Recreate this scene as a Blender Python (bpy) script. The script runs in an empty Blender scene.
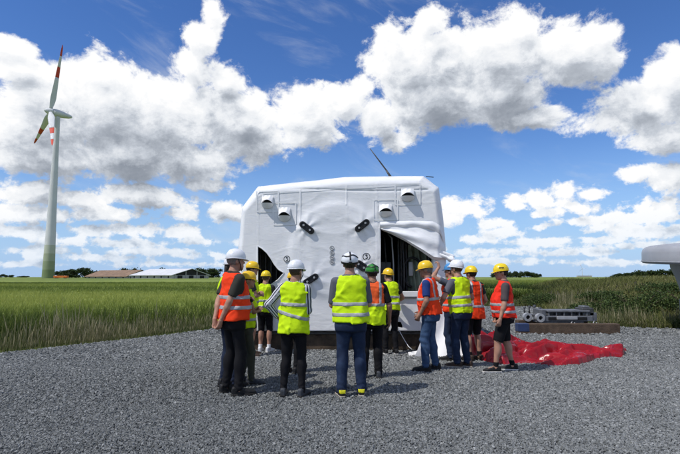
import bpy, math, random
import numpy as np
from mathutils import Vector, Matrix, Euler

# ------------------------------------------------------------------ camera, sky, sun, exposure
SC = bpy.context.scene
COL = SC.collection
CAM_H = 1.5
FPX = 491.0                                   # focal length in photo pixels (680 wide)
PITCH = math.atan(50.0 / FPX)
cam_d = bpy.data.cameras.new('camera')
cam_d.sensor_width = 36.0
cam_d.lens = 36.0 * FPX / 680.0
cam_d.clip_start = 0.1
cam_d.clip_end = 20000.0
cam = bpy.data.objects.new('camera', cam_d)
COL.objects.link(cam)
cam.location = (0, 0, CAM_H)
cam.rotation_euler = (math.radians(90) + PITCH, 0, 0)
SC.camera = cam

SUN_EL = math.radians(56.0)
SUN_AZ = math.radians(-122.0)                 # azimuth of the sun, clockwise from +Y (ahead): behind the left shoulder
sun_dir = Vector((math.sin(SUN_AZ) * math.cos(SUN_EL), math.cos(SUN_AZ) * math.cos(SUN_EL), math.sin(SUN_EL)))
sun_d = bpy.data.lights.new('sun', 'SUN')
sun_d.energy = 3.6
sun_d.angle = math.radians(0.6)
sun_d.color = (1.0, 0.955, 0.89)
sun = bpy.data.objects.new('sun', sun_d)
COL.objects.link(sun)
sun.rotation_euler = sun_dir.to_track_quat('Z', 'Y').to_euler()
sun.location = (-20, -20, 40)

SC.view_settings.view_transform = 'Standard'
SC.view_settings.look = 'None'
SC.view_settings.gamma = 1.0
SC.view_settings.use_curve_mapping = False
SC.view_settings.exposure = 0.0
try:
    SC.cycles.use_denoising = True
    SC.cycles.max_bounces = 6
    SC.cycles.use_adaptive_sampling = True
    SC.cycles.adaptive_threshold = 0.02
    SC.cycles.adaptive_min_samples = 12
    SC.cycles.caustics_reflective = False
    SC.cycles.caustics_refractive = False
except Exception:
    pass


def ray(u, v):
    x = (u - 340.0) / FPX
    y = (227.0 - v) / FPX
    return Vector((x, math.cos(PITCH) - y * math.sin(PITCH), math.sin(PITCH) + y * math.cos(PITCH)))


def at(u, v, Y):
    """point of the place seen at photo pixel (u, v) at distance Y ahead"""
    r = ray(u, v)
    t = Y / r.y
    return Vector((r.x * t, Y, CAM_H + r.z * t))


def ground(u, v, z=0.0):
    r = ray(u, v)
    t = (z - CAM_H) / r.z
    return Vector((r.x * t, r.y * t, z))


# ---- the world: Nishita sky with procedural fair-weather cumulus
def build_world():
    w = bpy.data.worlds.new('World')
    SC.world = w
    w.use_nodes = True
    nt = w.node_tree
    nt.nodes.clear()

    def N(tree, typ, **kw):
        n = tree.nodes.new(typ)
        for k, v in kw.items():
            setattr(n, k, v)
        return n

    # each mass of cloud: azimuth, elevation, half widths (radians); base of a mass is flatter than its top
    def dirof(u, v):
        r = ray(u, v).normalized()
        return math.atan2(r.x, r.y), math.asin(r.z)

    px = [  # centre u, v, half width, half height
        (105, 112, 72, 46), (35, 132, 62, 36), (165, 118, 60, 40), (235, 122, 66, 40), (305, 118, 46, 32), (346, 102, 28, 22),
        (100, 74, 34, 20), (212, 14, 13, 14), (200, 40, 17, 20), (190, 66, 26, 20), (228, 82, 24, 16), (330, 92, 18, 16),
        (190, 162, 58, 22), (120, 158, 70, 22), (45, 158, 60, 18), (205, 184, 26, 8),
        (30, 70, 40, 12), (10, 45, 26, 9),
        (415, 62, 52, 40), (395, 40, 24, 18), (428, 22, 20, 16), (490, 62, 62, 42), (520, 30, 30, 22), (570, 56, 44, 32), (602, 36, 16, 12),
        (430, 100, 60, 34), (500, 96, 54, 26), (378, 118, 26, 24), (392, 140, 26, 10), (530, 118, 34, 12), (360, 88, 16, 14),
        (648, 108, 54, 26), (672, 86, 26, 30), (606, 122, 30, 13), (668, 134, 30, 16),
        (637, 172, 14, 7), (670, 180, 17, 13),
        (540, 198, 26, 11), (562, 192, 22, 9), (588, 194, 14, 7), (578, 208, 18, 6), (522, 206, 13, 5), (553, 212, 18, 5), (575, 222, 26, 4.5), (540, 226, 18, 4),
        (662, 208, 26, 11), (640, 218, 26, 7), (615, 228, 24, 6), (655, 232, 34, 6), (600, 240, 26, 3.5), (530, 243, 24, 5), (552, 240, 16, 4),
        (464, 209, 24, 12), (452, 216, 18, 8), (490, 224, 18, 6), (478, 240, 18, 5), (504, 232, 18, 5), (468, 252, 22, 4), (515, 250, 22, 4), (575, 252, 40, 3), (650, 246, 36, 3.5), (505, 262, 40, 3), (610, 262, 50, 3),
        (30, 192, 44, 13), (75, 197, 34, 10), (128, 194, 40, 12), (165, 200, 30, 11), (180, 212, 20, 8), (110, 214, 34, 8), (15, 214, 28, 9), (58, 216, 26, 7),
        (228, 211, 19, 9), (92, 230, 30, 6), (140, 229, 28, 6), (178, 232, 24, 7), (200, 241, 22, 5), (25, 232, 32, 6), (65, 240, 26, 5), (120, 243, 36, 4), (30, 250, 34, 4), (160, 252, 40, 4), (95, 258, 44, 3), (210, 255, 26, 4), (20, 264, 30, 3), (240, 243, 14, 4), (170, 264, 40, 2.5),
    ]
    # the same weather goes on all round the sky
    rnd = random.Random(5)
    blobs = []
    for (u, v, a, b) in px:
        az, el = dirof(u, v)
        blobs.append((az, el, a / FPX * 0.96, b / FPX * 0.96))
    # density group: vector (az, el, 0) -> density
    def density_group(detail, name):
        g = bpy.data.node_groups.new(name, 'ShaderNodeTree')
        g.interface.new_socket('P', in_out='INPUT', socket_type='NodeSocketVector')
        g.interface.new_socket('D', in_out='OUTPUT', socket_type='NodeSocketFloat')
        gi = N(g, 'NodeGroupInput')
        go = N(g, 'NodeGroupOutput')
        cur = None
        for (az, el, ra, rb) in blobs:
            m = N(g, 'ShaderNodeVectorMath', operation='MULTIPLY_ADD')
            m.inputs[1].default_value = (1 / ra, 1 / rb, 0)
            m.inputs[2].default_value = (-az / ra, -el / rb, 0)
            g.links.new(gi.outputs[0], m.inputs[0])
            L = N(g, 'ShaderNodeVectorMath', operation='LENGTH')
            g.links.new(m.outputs[0], L.inputs[0])
            # small masses are thinner in depth too: scale keeps edge width alike
            k = max(0.36, min(1.0, (rb / 0.05)) ** 0.45)
            s = N(g, 'ShaderNodeMath', operation='MULTIPLY_ADD')
            s.inputs[1].default_value = -k
            s.inputs[2].default_value = k
            g.links.new(L.outputs['Value'], s.inputs[0])
            if cur is None:
                cur = s.outputs[0]
            else:
                mx = N(g, 'ShaderNodeMath', operation='SMOOTH_MAX')
                mx.inputs[2].default_value = 0.16
                g.links.new(cur, mx.inputs[0])
                g.links.new(s.outputs[0], mx.inputs[1])
                cur = mx.outputs[0]
        # general cumulus field of the rest of the sky (outside the masses listed above)
        sep = N(g, 'ShaderNodeSeparateXYZ')
        g.links.new(gi.outputs[0], sep.inputs[0])
        gen = N(g, 'ShaderNodeTexNoise')
        gen.inputs['Scale'].default_value = 3.2
        gen.inputs['Detail'].default_value = 2
        g.links.new(gi.outputs[0], gen.inputs['Vector'])
        gm = N(g, 'ShaderNodeMath', operation='MULTIPLY_ADD')
        gm.inputs[1].default_value = 3.0
        gm.inputs[2].default_value = -1.62
        g.links.new(gen.outputs['Fac'], gm.inputs[0])
        # faded out in the quarter of the sky whose masses are listed one by one
        ab = N(g, 'ShaderNodeMath', operation='ABSOLUTE')
        g.links.new(sep.outputs['X'], ab.inputs[0])
        mr = N(g, 'ShaderNodeMapRange')
        mr.inputs['From Min'].default_value = 0.55
        mr.inputs['From Max'].default_value = 0.85
        g.links.new(ab.outputs[0], mr.inputs['Value'])
        mr2 = N(g, 'ShaderNodeMapRange')
        mr2.inputs['From Min'].default_value = 0.52
        mr2.inputs['From Max'].default_value = 0.75
        g.links.new(sep.outputs['Y'], mr2.inputs['Value'])
        mxx = N(g, 'ShaderNodeMath', operation='MAXIMUM')
        g.links.new(mr.outputs[0], mxx.inputs[0])
        g.links.new(mr2.outputs[0], mxx.inputs[1])
        off = N(g, 'ShaderNodeMath', operation='MULTIPLY_ADD')
        off.inputs[1].default_value = 1.0
        off.inputs[2].default_value = -1.0
        g.links.new(mxx.outputs[0], off.inputs[0])
        gsum = N(g, 'ShaderNodeMath', operation='ADD')
        g.links.new(gm.outputs[0], gsum.inputs[0])
        g.links.new(off.outputs[0], gsum.inputs[1])
        mx = N(g, 'ShaderNodeMath', operation='SMOOTH_MAX')
        mx.inputs[2].default_value = 0.1
        g.links.new(cur, mx.inputs[0])
        g.links.new(gsum.outputs[0], mx.inputs[1])
        cur = mx.outputs[0]
        # billows: warped fractal noise
        mp = N(g, 'ShaderNodeVectorMath', operation='MULTIPLY')
        mp.inputs[1].default_value = (1.0, 1.25, 1.0)
        g.links.new(gi.outputs[0], mp.inputs[0])
        n1 = N(g, 'ShaderNodeTexNoise')
        n1.inputs['Scale'].default_value = 11.0
        n1.inputs['Detail'].default_value = detail
        n1.inputs['Roughness'].default_value = 0.65
        n1.inputs['Distortion'].default_value = 0.25
        g.links.new(mp.outputs[0], n1.inputs['Vector'])
        a = N(g, 'ShaderNodeMath', operation='MULTIPLY_ADD')
        a.inputs[1].default_value = 2.3
        a.inputs[2].default_value = -1.13
        g.links.new(n1.outputs['Fac'], a.inputs[0])
        s = N(g, 'ShaderNodeMath', operation='ADD')
        g.links.new(cur, s.inputs[0])
        g.links.new(a.outputs[0], s.inputs[1])
        # far masses near the horizon show finer billows
        n2 = N(g, 'ShaderNodeTexNoise')
        n2.inputs['Scale'].default_value = 34.0
        n2.inputs['Detail'].default_value = min(detail, 5.0)
        n2.inputs['Roughness'].default_value = 0.6
        g.links.new(mp.outputs[0], n2.inputs['Vector'])
        a2 = N(g, 'ShaderNodeMath', operation='SUBTRACT')
        g.links.new(n2.outputs['Fac'], a2.inputs[0])
        a2.inputs[1].default_value = 0.5
        lowel = N(g, 'ShaderNodeMapRange')
        lowel.inputs['From Min'].default_value = 0.05
        lowel.inputs['From Max'].default_value = 0.30
        lowel.inputs['To Min'].default_value = 1.7
        lowel.inputs['To Max'].default_value = 0.35
        g.links.new(sep.outputs['Y'], lowel.inputs['Value'])
        m2 = N(g, 'ShaderNodeMath', operation='MULTIPLY_ADD')
        g.links.new(a2.outputs[0], m2.inputs[0])
        g.links.new(lowel.outputs[0], m2.inputs[1])
        g.links.new(s.outputs[0], m2.inputs[2])
        g.links.new(m2.outputs[0], go.inputs[0])
        return g

    gfine = density_group(10.0, 'cloud_density')
    gsoft = density_group(6.0, 'cloud_density_soft')

    tc = N(nt, 'ShaderNodeTexCoord')
    nrm = N(nt, 'ShaderNodeVectorMath', operation='NORMALIZE')
    nt.links.new(tc.outputs['Generated'], nrm.inputs[0])
    sep = N(nt, 'ShaderNodeSeparateXYZ')
    nt.links.new(nrm.outputs[0], sep.inputs[0])
    az = N(nt, 'ShaderNodeMath', operation='ARCTAN2')
    nt.links.new(sep.outputs['X'], az.inputs[0])
    nt.links.new(sep.outputs['Y'], az.inputs[1])
    el = N(nt, 'ShaderNodeMath', operation='ARCSINE')
    nt.links.new(sep.outputs['Z'], el.inputs[0])
    P = N(nt, 'ShaderNodeCombineXYZ')
    nt.links.new(az.outputs[0], P.inputs[0])
    nt.links.new(el.outputs[0], P.inputs[1])

    def dens(group, offset=None):
        src = P.outputs[0]
        if offset:
            ad = N(nt, 'ShaderNodeVectorMath', operation='ADD')
            ad.inputs[1].default_value = (offset[0], offset[1], 0)
            nt.links.new(src, ad.inputs[0])
            src = ad.outputs[0]
        gn = N(nt, 'ShaderNodeGroup')
        gn.node_tree = group
        nt.links.new(src, gn.inputs[0])
        return gn.outputs[0]

    def math_(op, a, b=None, c=None, clamp=False):
        n = N(nt, 'ShaderNodeMath', operation=op)
        n.use_clamp = clamp
        for i, x in enumerate((a, b, c)):
            if x is None:
                continue
            if isinstance(x, (int, float)):
                n.inputs[i].default_value = x
            else:
                nt.links.new(x, n.inputs[i])
        return n.outputs[0]

    d0 = dens(gfine)
    # optical depth towards the sun (light reaches the masses from above and the left)
    acc = None
    for (ox, oy, wt) in ((-0.010, 0.022, 0.8), (-0.026, 0.055, 1.2), (-0.05, 0.105, 1.3)):
        dd = dens(gsoft, (ox, oy))
        if acc is None:
            first = dd
        dd = math_('MAXIMUM', dd, 0.0)
        dd = math_('MINIMUM', dd, 1.1)
        dd = math_('MULTIPLY', dd, wt)
        acc = dd if acc is None else math_('ADD', acc, dd)
    # opacity
    mrn = N(nt, 'ShaderNodeMapRange', interpolation_type='SMOOTHSTEP')
    mrn.inputs['From Min'].default_value = -0.13
    mrn.inputs['From Max'].default_value = 0.22
    nt.links.new(d0, mrn.inputs['Value'])
    alpha = mrn.outputs[0]
    # light through the mass
    thick = math_('MINIMUM', math_('MAXIMUM', d0, 0.0), 0.8)
    tau = math_('ADD', math_('MULTIPLY', acc, 0.74), math_('MULTIPLY', thick, 0.12))
    lit = math_('EXPONENT', math_('MULTIPLY', tau, -1.0))
    relief = math_('MULTIPLY', math_('SUBTRACT', d0, first), 0.36)
    relief = math_('MAXIMUM', math_('MINIMUM', relief, 0.2), -0.10)
    lit = math_('ADD', lit, relief, clamp=True)
    ramp = N(nt, 'ShaderNodeValToRGB')
    cr = ramp.color_ramp
    cr.elements[0].position = 0.0
    cr.elements[0].color = (0.25, 0.28, 0.33, 1)
    cr.elements[1].position = 0.82
    cr.elements[1].color = (1.0, 1.0, 1.0, 1)
    e = cr.elements.new(0.28)
    e.color = (0.56, 0.60, 0.66, 1)
    e = cr.elements.new(0.5)
    e.color = (0.83, 0.855, 0.89, 1)
    nt.links.new(lit, ramp.inputs[0])

    sky = N(nt, 'ShaderNodeTexSky')
    sky.sky_type = 'NISHITA'
    sky.sun_disc = False
    sky.sun_elevation = SUN_EL
    sky.sun_rotation = SUN_AZ
    sky.altitude = 100
    sky.air_density = 1.0
    sky.dust_density = 0.0
    sky.ozone_density = 4.0
    hsv = N(nt, 'ShaderNodeHueSaturation')
    hsv.inputs['Saturation'].default_value = 1.22
    hsv.inputs['Hue'].default_value = 0.512
    hsv.inputs['Value'].default_value = 1.30
    nt.links.new(sky.outputs[0], hsv.inputs['Color'])

    # pale blue air towards the horizon, all the way round
    air = N(nt, 'ShaderNodeMapRange', interpolation_type='SMOOTHSTEP')
    air.inputs['From Min'].default_value = -0.02
    air.inputs['From Max'].default_value = 0.27
    air.inputs['To Min'].default_value = 0.90
    air.inputs['To Max'].default_value = 0.0
    nt.links.new(el.outputs[0], air.inputs['Value'])
    amix = N(nt, 'ShaderNodeMix', data_type='RGBA')
    nt.links.new(air.outputs[0], amix.inputs['Factor'])
    nt.links.new(hsv.outputs[0], amix.inputs[6])
    amix.inputs[7].default_value = (3.1, 5.0, 8.2, 1)
    # thin veil of cirrus
    cs = N(nt, 'ShaderNodeVectorMath', operation='MULTIPLY')
    cs.inputs[1].default_value = (2.2, 7.5, 1)
    rot = N(nt, 'ShaderNodeVectorRotate', rotation_type='Z_AXIS')
    rot.inputs['Angle'].default_value = 0.3
    nt.links.new(P.outputs[0], rot.inputs[0])
    nt.links.new(rot.outputs[0], cs.inputs[0])
    cn = N(nt, 'ShaderNodeTexNoise')
    cn.inputs['Scale'].default_value = 1.7
    cn.inputs['Detail'].default_value = 8
    cn.inputs['Roughness'].default_value = 0.6
    cn.inputs['Distortion'].default_value = 0.5
    nt.links.new(cs.outputs[0], cn.inputs['Vector'])
    mc = N(nt, 'ShaderNodeMapRange', interpolation_type='SMOOTHSTEP')
    mc.inputs['From Min'].default_value = 0.50
    mc.inputs['From Max'].default_value = 0.80
    mc.inputs['To Max'].default_value = 0.42
    nt.links.new(cn.outputs['Fac'], mc.inputs['Value'])

    CLOUD = 9.7
    cm = N(nt, 'ShaderNodeVectorMath', operation='SCALE')
    cm.inputs['Scale'].default_value = CLOUD
    nt.links.new(ramp.outputs[0], cm.inputs[0])
    mixc = N(nt, 'ShaderNodeMix', data_type='RGBA')
    nt.links.new(mc.outputs[0], mixc.inputs['Factor'])
    nt.links.new(amix.outputs[2], mixc.inputs[6])
    mixc.inputs[7].default_value = (6.6, 7.0, 7.6, 1)
    # towards the horizon the masses are seen through more air
    fade = N(nt, 'ShaderNodeMapRange')
    fade.inputs['From Min'].default_value = 0.0
    fade.inputs['From Max'].default_value = 0.12
    fade.inputs['To Min'].default_value = 0.55
    fade.inputs['To Max'].default_value = 0.985
    nt.links.new(el.outputs[0], fade.inputs['Value'])
    al = math_('MULTIPLY', alpha, fade.outputs[0])
    mixs = N(nt, 'ShaderNodeMix', data_type='RGBA')
    nt.links.new(al, mixs.inputs['Factor'])
    nt.links.new(mixc.outputs[2], mixs.inputs[6])
    nt.links.new(cm.outputs[0], mixs.inputs[7])
    bg = N(nt, 'ShaderNodeBackground')
    bg.inputs['Strength'].default_value = 0.105
    nt.links.new(mixs.outputs[2], bg.inputs['Color'])
    out = N(nt, 'ShaderNodeOutputWorld')
    nt.links.new(bg.outputs[0], out.inputs['Surface'])
    try:
        w.cycles.sampling_method = 'MANUAL'
        w.cycles.sample_map_resolution = 512
    except Exception:
        pass


build_world()

# ------------------------------------------------------------------ helpers
RNG = np.random.default_rng(11)


def lin(r, g, b):
    """sRGB 0-255 to linear"""
    f = lambda c: (c / 255 / 12.92) if c / 255 <= 0.04045 else ((c / 255 + 0.055) / 1.055) ** 2.4
    return (f(r), f(g), f(b))


def new_mesh(name, V, F):
    me = bpy.data.meshes.new(name)
    V = np.asarray(V, dtype=np.float32)
    if isinstance(F, np.ndarray):
        nf, k = F.shape
        me.vertices.add(len(V))
        me.vertices.foreach_set('co', V.ravel())
        me.loops.add(nf * k)
        me.loops.foreach_set('vertex_index', F.astype(np.int32).ravel())
        me.polygons.add(nf)
        me.polygons.foreach_set('loop_start', np.arange(0, nf * k, k, dtype=np.int32))
        me.polygons.foreach_set('loop_total', np.full(nf, k, dtype=np.int32))
        me.update(calc_edges=True)
    else:
        me.from_pydata([tuple(map(float, v)) for v in V], [], F)
        me.update()
    return me


def obj(name, me, mat=None, parent=None, smooth=False, loc=None):
    o = bpy.data.objects.new(name, me)
    COL.objects.link(o)
    if mat is not None and me is not None and not me.materials:
        me.materials.append(mat)
    if me is not None:
        me.polygons.foreach_set('use_smooth', np.full(len(me.polygons), bool(smooth)))
    if parent is not None:
        o.parent = parent
    if loc is not None:
        o.location = loc
    return o


def empty(name, loc=(0, 0, 0), rz=0.0):
    o = bpy.data.objects.new(name, None)
    o.empty_display_size = 0.2
    COL.objects.link(o)
    o.location = loc
    o.rotation_euler = (0, 0, rz)
    return o


def tag(o, label=None, cat=None, group=None, kind=None):
    if label:
        o['label'] = label
    if cat:
        o['category'] = cat
    if group:
        o['group'] = group
    if kind:
        o['kind'] = kind
    return o


class MB:
    """collects simple solids, then links them as one mesh object"""

    def __init__(self):
        self.V = []
        self.F = []

    def add(self, V, F):
        n = len(self.V)
        self.V.extend([tuple(v) for v in V])
        self.F.extend([tuple(i + n for i in f) for f in F])
        return self

    def box(self, lo, hi, bev=0.0):
        x0, y0, z0 = lo
        x1, y1, z1 = hi
        if bev <= 0:
            V = [(x, y, z) for z in (z0, z1) for y in (y0, y1) for x in (x0, x1)]
            F = [(0, 2, 3, 1), (4, 5, 7, 6), (0, 1, 5, 4), (2, 6, 7, 3), (0, 4, 6, 2), (1, 3, 7, 5)]
            return self.add(V, F)
        # bevelled box
        b = min(bev, (x1 - x0) * .45, (y1 - y0) * .45, (z1 - z0) * .45)
        V = []
        idx = {}
        for i, sx in enumerate((0, 1)):
            for j, sy in enumerate((0, 1)):
                for k, sz in enumerate((0, 1)):
                    cx, cy, cz = (x0, x1)[sx], (y0, y1)[sy], (z0, z1)[sz]
                    dx, dy, dz = (b, -b)[sx], (b, -b)[sy], (b, -b)[sz]
                    idx[(sx, sy, sz, 0)] = len(V); V.append((cx, cy + dy, cz + dz))
                    idx[(sx, sy, sz, 1)] = len(V); V.append((cx + dx, cy, cz + dz))
                    idx[(sx, sy, sz, 2)] = len(V); V.append((cx + dx, cy + dy, cz))
        I = idx
        F = []
        for s in (0, 1):
            q = [I[(s, 0, 0, 0)], I[(s, 1, 0, 0)], I[(s, 1, 1, 0)], I[(s, 0, 1, 0)]]
            F.append(q if s else q[::-1])
            q = [I[(0, s, 0, 1)], I[(1, s, 0, 1)], I[(1, s, 1, 1)], I[(0, s, 1, 1)]]
            F.append(q[::-1] if s else q)
            q = [I[(0, 0, s, 2)], I[(1, 0, s, 2)], I[(1, 1, s, 2)], I[(0, 1, s, 2)]]
            F.append(q if s else q[::-1])
        for a in (0, 1):
            for c in (0, 1):
                F.append([I[(a, c, 0, 0)], I[(a, c, 1, 0)], I[(a, c, 1, 1)], I[(a, c, 0, 1)]][::1 if (a ^ c) == 0 else -1])
                F.append([I[(a, 0, c, 0)], I[(a, 1, c, 0)], I[(a, 1, c, 2)], I[(a, 0, c, 2)]][::-1 if (a ^ c) == 0 else 1])
                F.append([I[(0, a, c, 1)], I[(1, a, c, 1)], I[(1, a, c, 2)], I[(0, a, c, 2)]][::1 if (a ^ c) == 0 else -1])
        for a in (0, 1):
            for c in (0, 1):
                for d in (0, 1):
                    t = [I[(a, c, d, 0)], I[(a, c, d, 1)], I[(a, c, d, 2)]]
                    F.append(t if (a + c + d) % 2 else t[::-1])
        return self.add(V, F)

    def tube(self, pts, rad, n=10, caps=True):
        pts = [Vector(p) for p in pts]
        R = rad if isinstance(rad, (list, tuple)) else [rad] * len(pts)
        V = []
        F = []
        up = None
        for i, p in enumerate(pts):
            d = (pts[min(i + 1, len(pts) - 1)] - pts[max(i - 1, 0)]).normalized()
            if up is None:
                up = Vector((0, 0, 1)) if abs(d.z) < 0.9 else Vector((1, 0, 0))
            x = d.cross(up).normalized()
            y = x.cross(d).normalized()
            up = y
            for k in range(n):
                a = 2 * math.pi * k / n
                V.append(p + (x * math.cos(a) + y * math.sin(a)) * R[i])
        for i in range(len(pts) - 1):
            for k in range(n):
                a, b = i * n + k, i * n + (k + 1) % n
                F.append((a, b, b + n, a + n))
        if caps:
            F.append(tuple(range(n))[::-1])
            F.append(tuple(range((len(pts) - 1) * n, len(pts) * n)))
        return self.add(V, F)

    def lathe(self, prof, n=48, centre=(0, 0), caps=True):
        V = []
        F = []
        for (r, z) in prof:
            for k in range(n):
                a = 2 * math.pi * k / n
                V.append((centre[0] + r * math.cos(a), centre[1] + r * math.sin(a), z))
        for i in range(len(prof) - 1):
            for k in range(n):
                a, b = i * n + k, i * n + (k + 1) % n
                F.append((a, b, b + n, a + n))
        if caps:
            F.append(tuple(range(n))[::-1])
            F.append(tuple(range((len(prof) - 1) * n, len(prof) * n)))
        return self.add(V, F)

    def build(self, name, mat, parent=None, smooth=False, loc=None):
        return obj(name, new_mesh(name, self.V, self.F), mat, parent, smooth, loc)


def auto_smooth(o, deg=35):
    me = o.data
    me.polygons.foreach_set('use_smooth', np.ones(len(me.polygons), dtype=bool))
    try:
        me.set_sharp_from_angle(angle=math.radians(deg))
    except Exception:
        pass
    return o


def fbm(P, scale, octaves=4, seed=0, gain=0.5):
    """smooth pseudo-noise, roughly -1..1, from warped sines"""
    r = np.random.default_rng(seed)
    P = np.asarray(P, dtype=np.float32)
    out = np.zeros(len(P), dtype=np.float32)
    amp = 1.0
    tot = 0.0
    s = scale
    for o in range(octaves):
        acc = np.zeros(len(P), dtype=np.float32)
        warp = np.sin(P @ r.normal(size=(3, 3)).astype(np.float32) * s * 0.55 + r.uniform(0, 6.28, 3).astype(np.float32))
        for k in range(3):
            d = r.normal(size=3)
            d = (d / np.linalg.norm(d)).astype(np.float32)
            acc += np.sin(P @ d * s * r.uniform(.8, 1.3) + warp[:, k] * 1.6 + r.uniform(0, 6.28))
        out += amp * acc / 3
        tot += amp
        amp *= gain
        s *= 2.03
    return out / tot * 1.6


# ---- smooth implicit shapes turned into meshes (surface nets)
def surface_nets(f, lo, hi, h):
    B = 6
    lo = np.asarray(lo, dtype=np.float32)
    n = np.maximum(1, np.ceil((np.asarray(hi) - lo) / h / B).astype(int))
    N = n * B + 1
    # coarse pass: only blocks close to the surface are sampled finely
    gx = [lo[i] + (np.arange(n[i]) + .5) * B * h for i in range(3)]
    C = np.stack(np.meshgrid(*gx, indexing='ij'), -1).reshape(-1, 3).astype(np.float32)
    fc = f(C).reshape(n)
    near = np.abs(fc) < B * h * 1.35
    vals = np.repeat(np.repeat(np.repeat(fc, B, 0), B, 1), B, 2)
    vals = np.pad(vals, ((0, 1),) * 3, mode='edge')
    bi = np.argwhere(near)
    if len(bi) == 0:
        return np.zeros((0, 3)), np.zeros((0, 4), int)
    k = np.stack(np.meshgrid(*[np.arange(B + 1)] * 3, indexing='ij'), -1).reshape(-1, 3)
    G = (bi[:, None, :] * B + k[None]).reshape(-1, 3)
    flat = np.unique(np.ravel_multi_index(G.T, N))
    G = np.stack(np.unravel_index(flat, N), -1)
    out = f((lo + G * h).astype(np.float32))
    vals.ravel()[flat] = out
    S = vals < 0
    c = np.zeros(tuple(N - 1), dtype=np.int8)
    for a in (0, 1):
        for b in (0, 1):
            for d in (0, 1):
                c += S[a:N[0] - 1 + a, b:N[1] - 1 + b, d:N[2] - 1 + d]
    cells = np.argwhere((c > 0) & (c < 8))
    idx = -np.ones(tuple(N - 1), dtype=np.int64)
    idx[tuple(cells.T)] = np.arange(len(cells))
    pos = np.zeros((len(cells), 3))
    cnt = np.zeros(len(cells))
    corners = [(a, b, d) for a in (0, 1) for b in (0, 1) for d in (0, 1)]
    for i, c0 in enumerate(corners):
        for ax in range(3):
            if c0[ax]:
                continue
            c1 = list(c0)
            c1[ax] = 1
            v0 = vals[cells[:, 0] + c0[0], cells[:, 1] + c0[1], cells[:, 2] + c0[2]]
            v1 = vals[cells[:, 0] + c1[0], cells[:, 1] + c1[1], cells[:, 2] + c1[2]]
            m = (v0 < 0) != (v1 < 0)
            t = np.where(m, v0 / np.where(m, v0 - v1, 1), 0)
            p = np.tile(np.array(c0, dtype=float), (len(cells), 1))
            p[:, ax] += t
            pos[m] += p[m]
            cnt[m] += 1
    pos /= np.maximum(cnt, 1)[:, None]
    V = lo + (cells + pos) * h
    F = []
    for ax in range(3):
        b, d = [(1, 2), (2, 0), (0, 1)][ax]
        sl0 = [slice(None)] * 3
        sl1 = [slice(None)] * 3
        sl0[ax] = slice(0, N[ax] - 1)
        sl1[ax] = slice(1, N[ax])
        A0, A1 = S[tuple(sl0)], S[tuple(sl1)]
        E = np.argwhere(A0 != A1)
        E = E[(E[:, b] > 0) & (E[:, d] > 0) & (E[:, b] < N[b] - 1) & (E[:, d] < N[d] - 1)]
        if len(E) == 0:
            continue
        flip = A0[tuple(E.T)]
        e = [E.copy() for _ in range(4)]
        e[0][:, b] -= 1; e[0][:, d] -= 1
        e[1][:, d] -= 1
        e[3][:, b] -= 1
        q = np.stack([idx[tuple(x.T)] for x in e], -1)
        q[~flip] = q[~flip][:, ::-1]
        F.append(q)
    F = np.concatenate(F) if F else np.zeros((0, 4), int)
    F = F[(F >= 0).all(1)]
    return V, F


def relax(V, F, it=1, lam=0.5):
    for _ in range(it):
        acc = np.zeros_like(V)
        cnt = np.zeros(len(V))
        for k in range(4):
            a, b = F[:, k], F[:, (k + 1) % 4]
            np.add.at(acc, a, V[b])
            np.add.at(cnt, a, 1)
            np.add.at(acc, b, V[a])
            np.add.at(cnt, b, 1)
        V = V + lam * (acc / np.maximum(cnt, 1)[:, None] - V)
    return V


def rc(P, a, b, ra, rb):
    a = np.asarray(a, dtype=np.float32)
    b = np.asarray(b, dtype=np.float32)
    ba = b - a
    t = np.clip((P - a) @ ba / max(float(ba @ ba), 1e-9), 0, 1)
    return np.linalg.norm(P - a - t[:, None] * ba, axis=1) - (ra + (rb - ra) * t)


def ell(P, c, r):
    p = (P - np.asarray(c, dtype=np.float32)) / np.asarray(r, dtype=np.float32)
    k0 = np.linalg.norm(p, axis=1)
    k1 = np.linalg.norm(p / np.asarray(r, dtype=np.float32), axis=1)
    return k0 * (k0 - 1) / np.maximum(k1, 1e-6)


def smin(a, b, k):
    h = np.clip(0.5 + 0.5 * (b - a) / k, 0, 1)
    return b + (a - b) * h - k * h * (1 - h)


def smax(a, b, k):
    return -smin(-a, -b, k)


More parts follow.
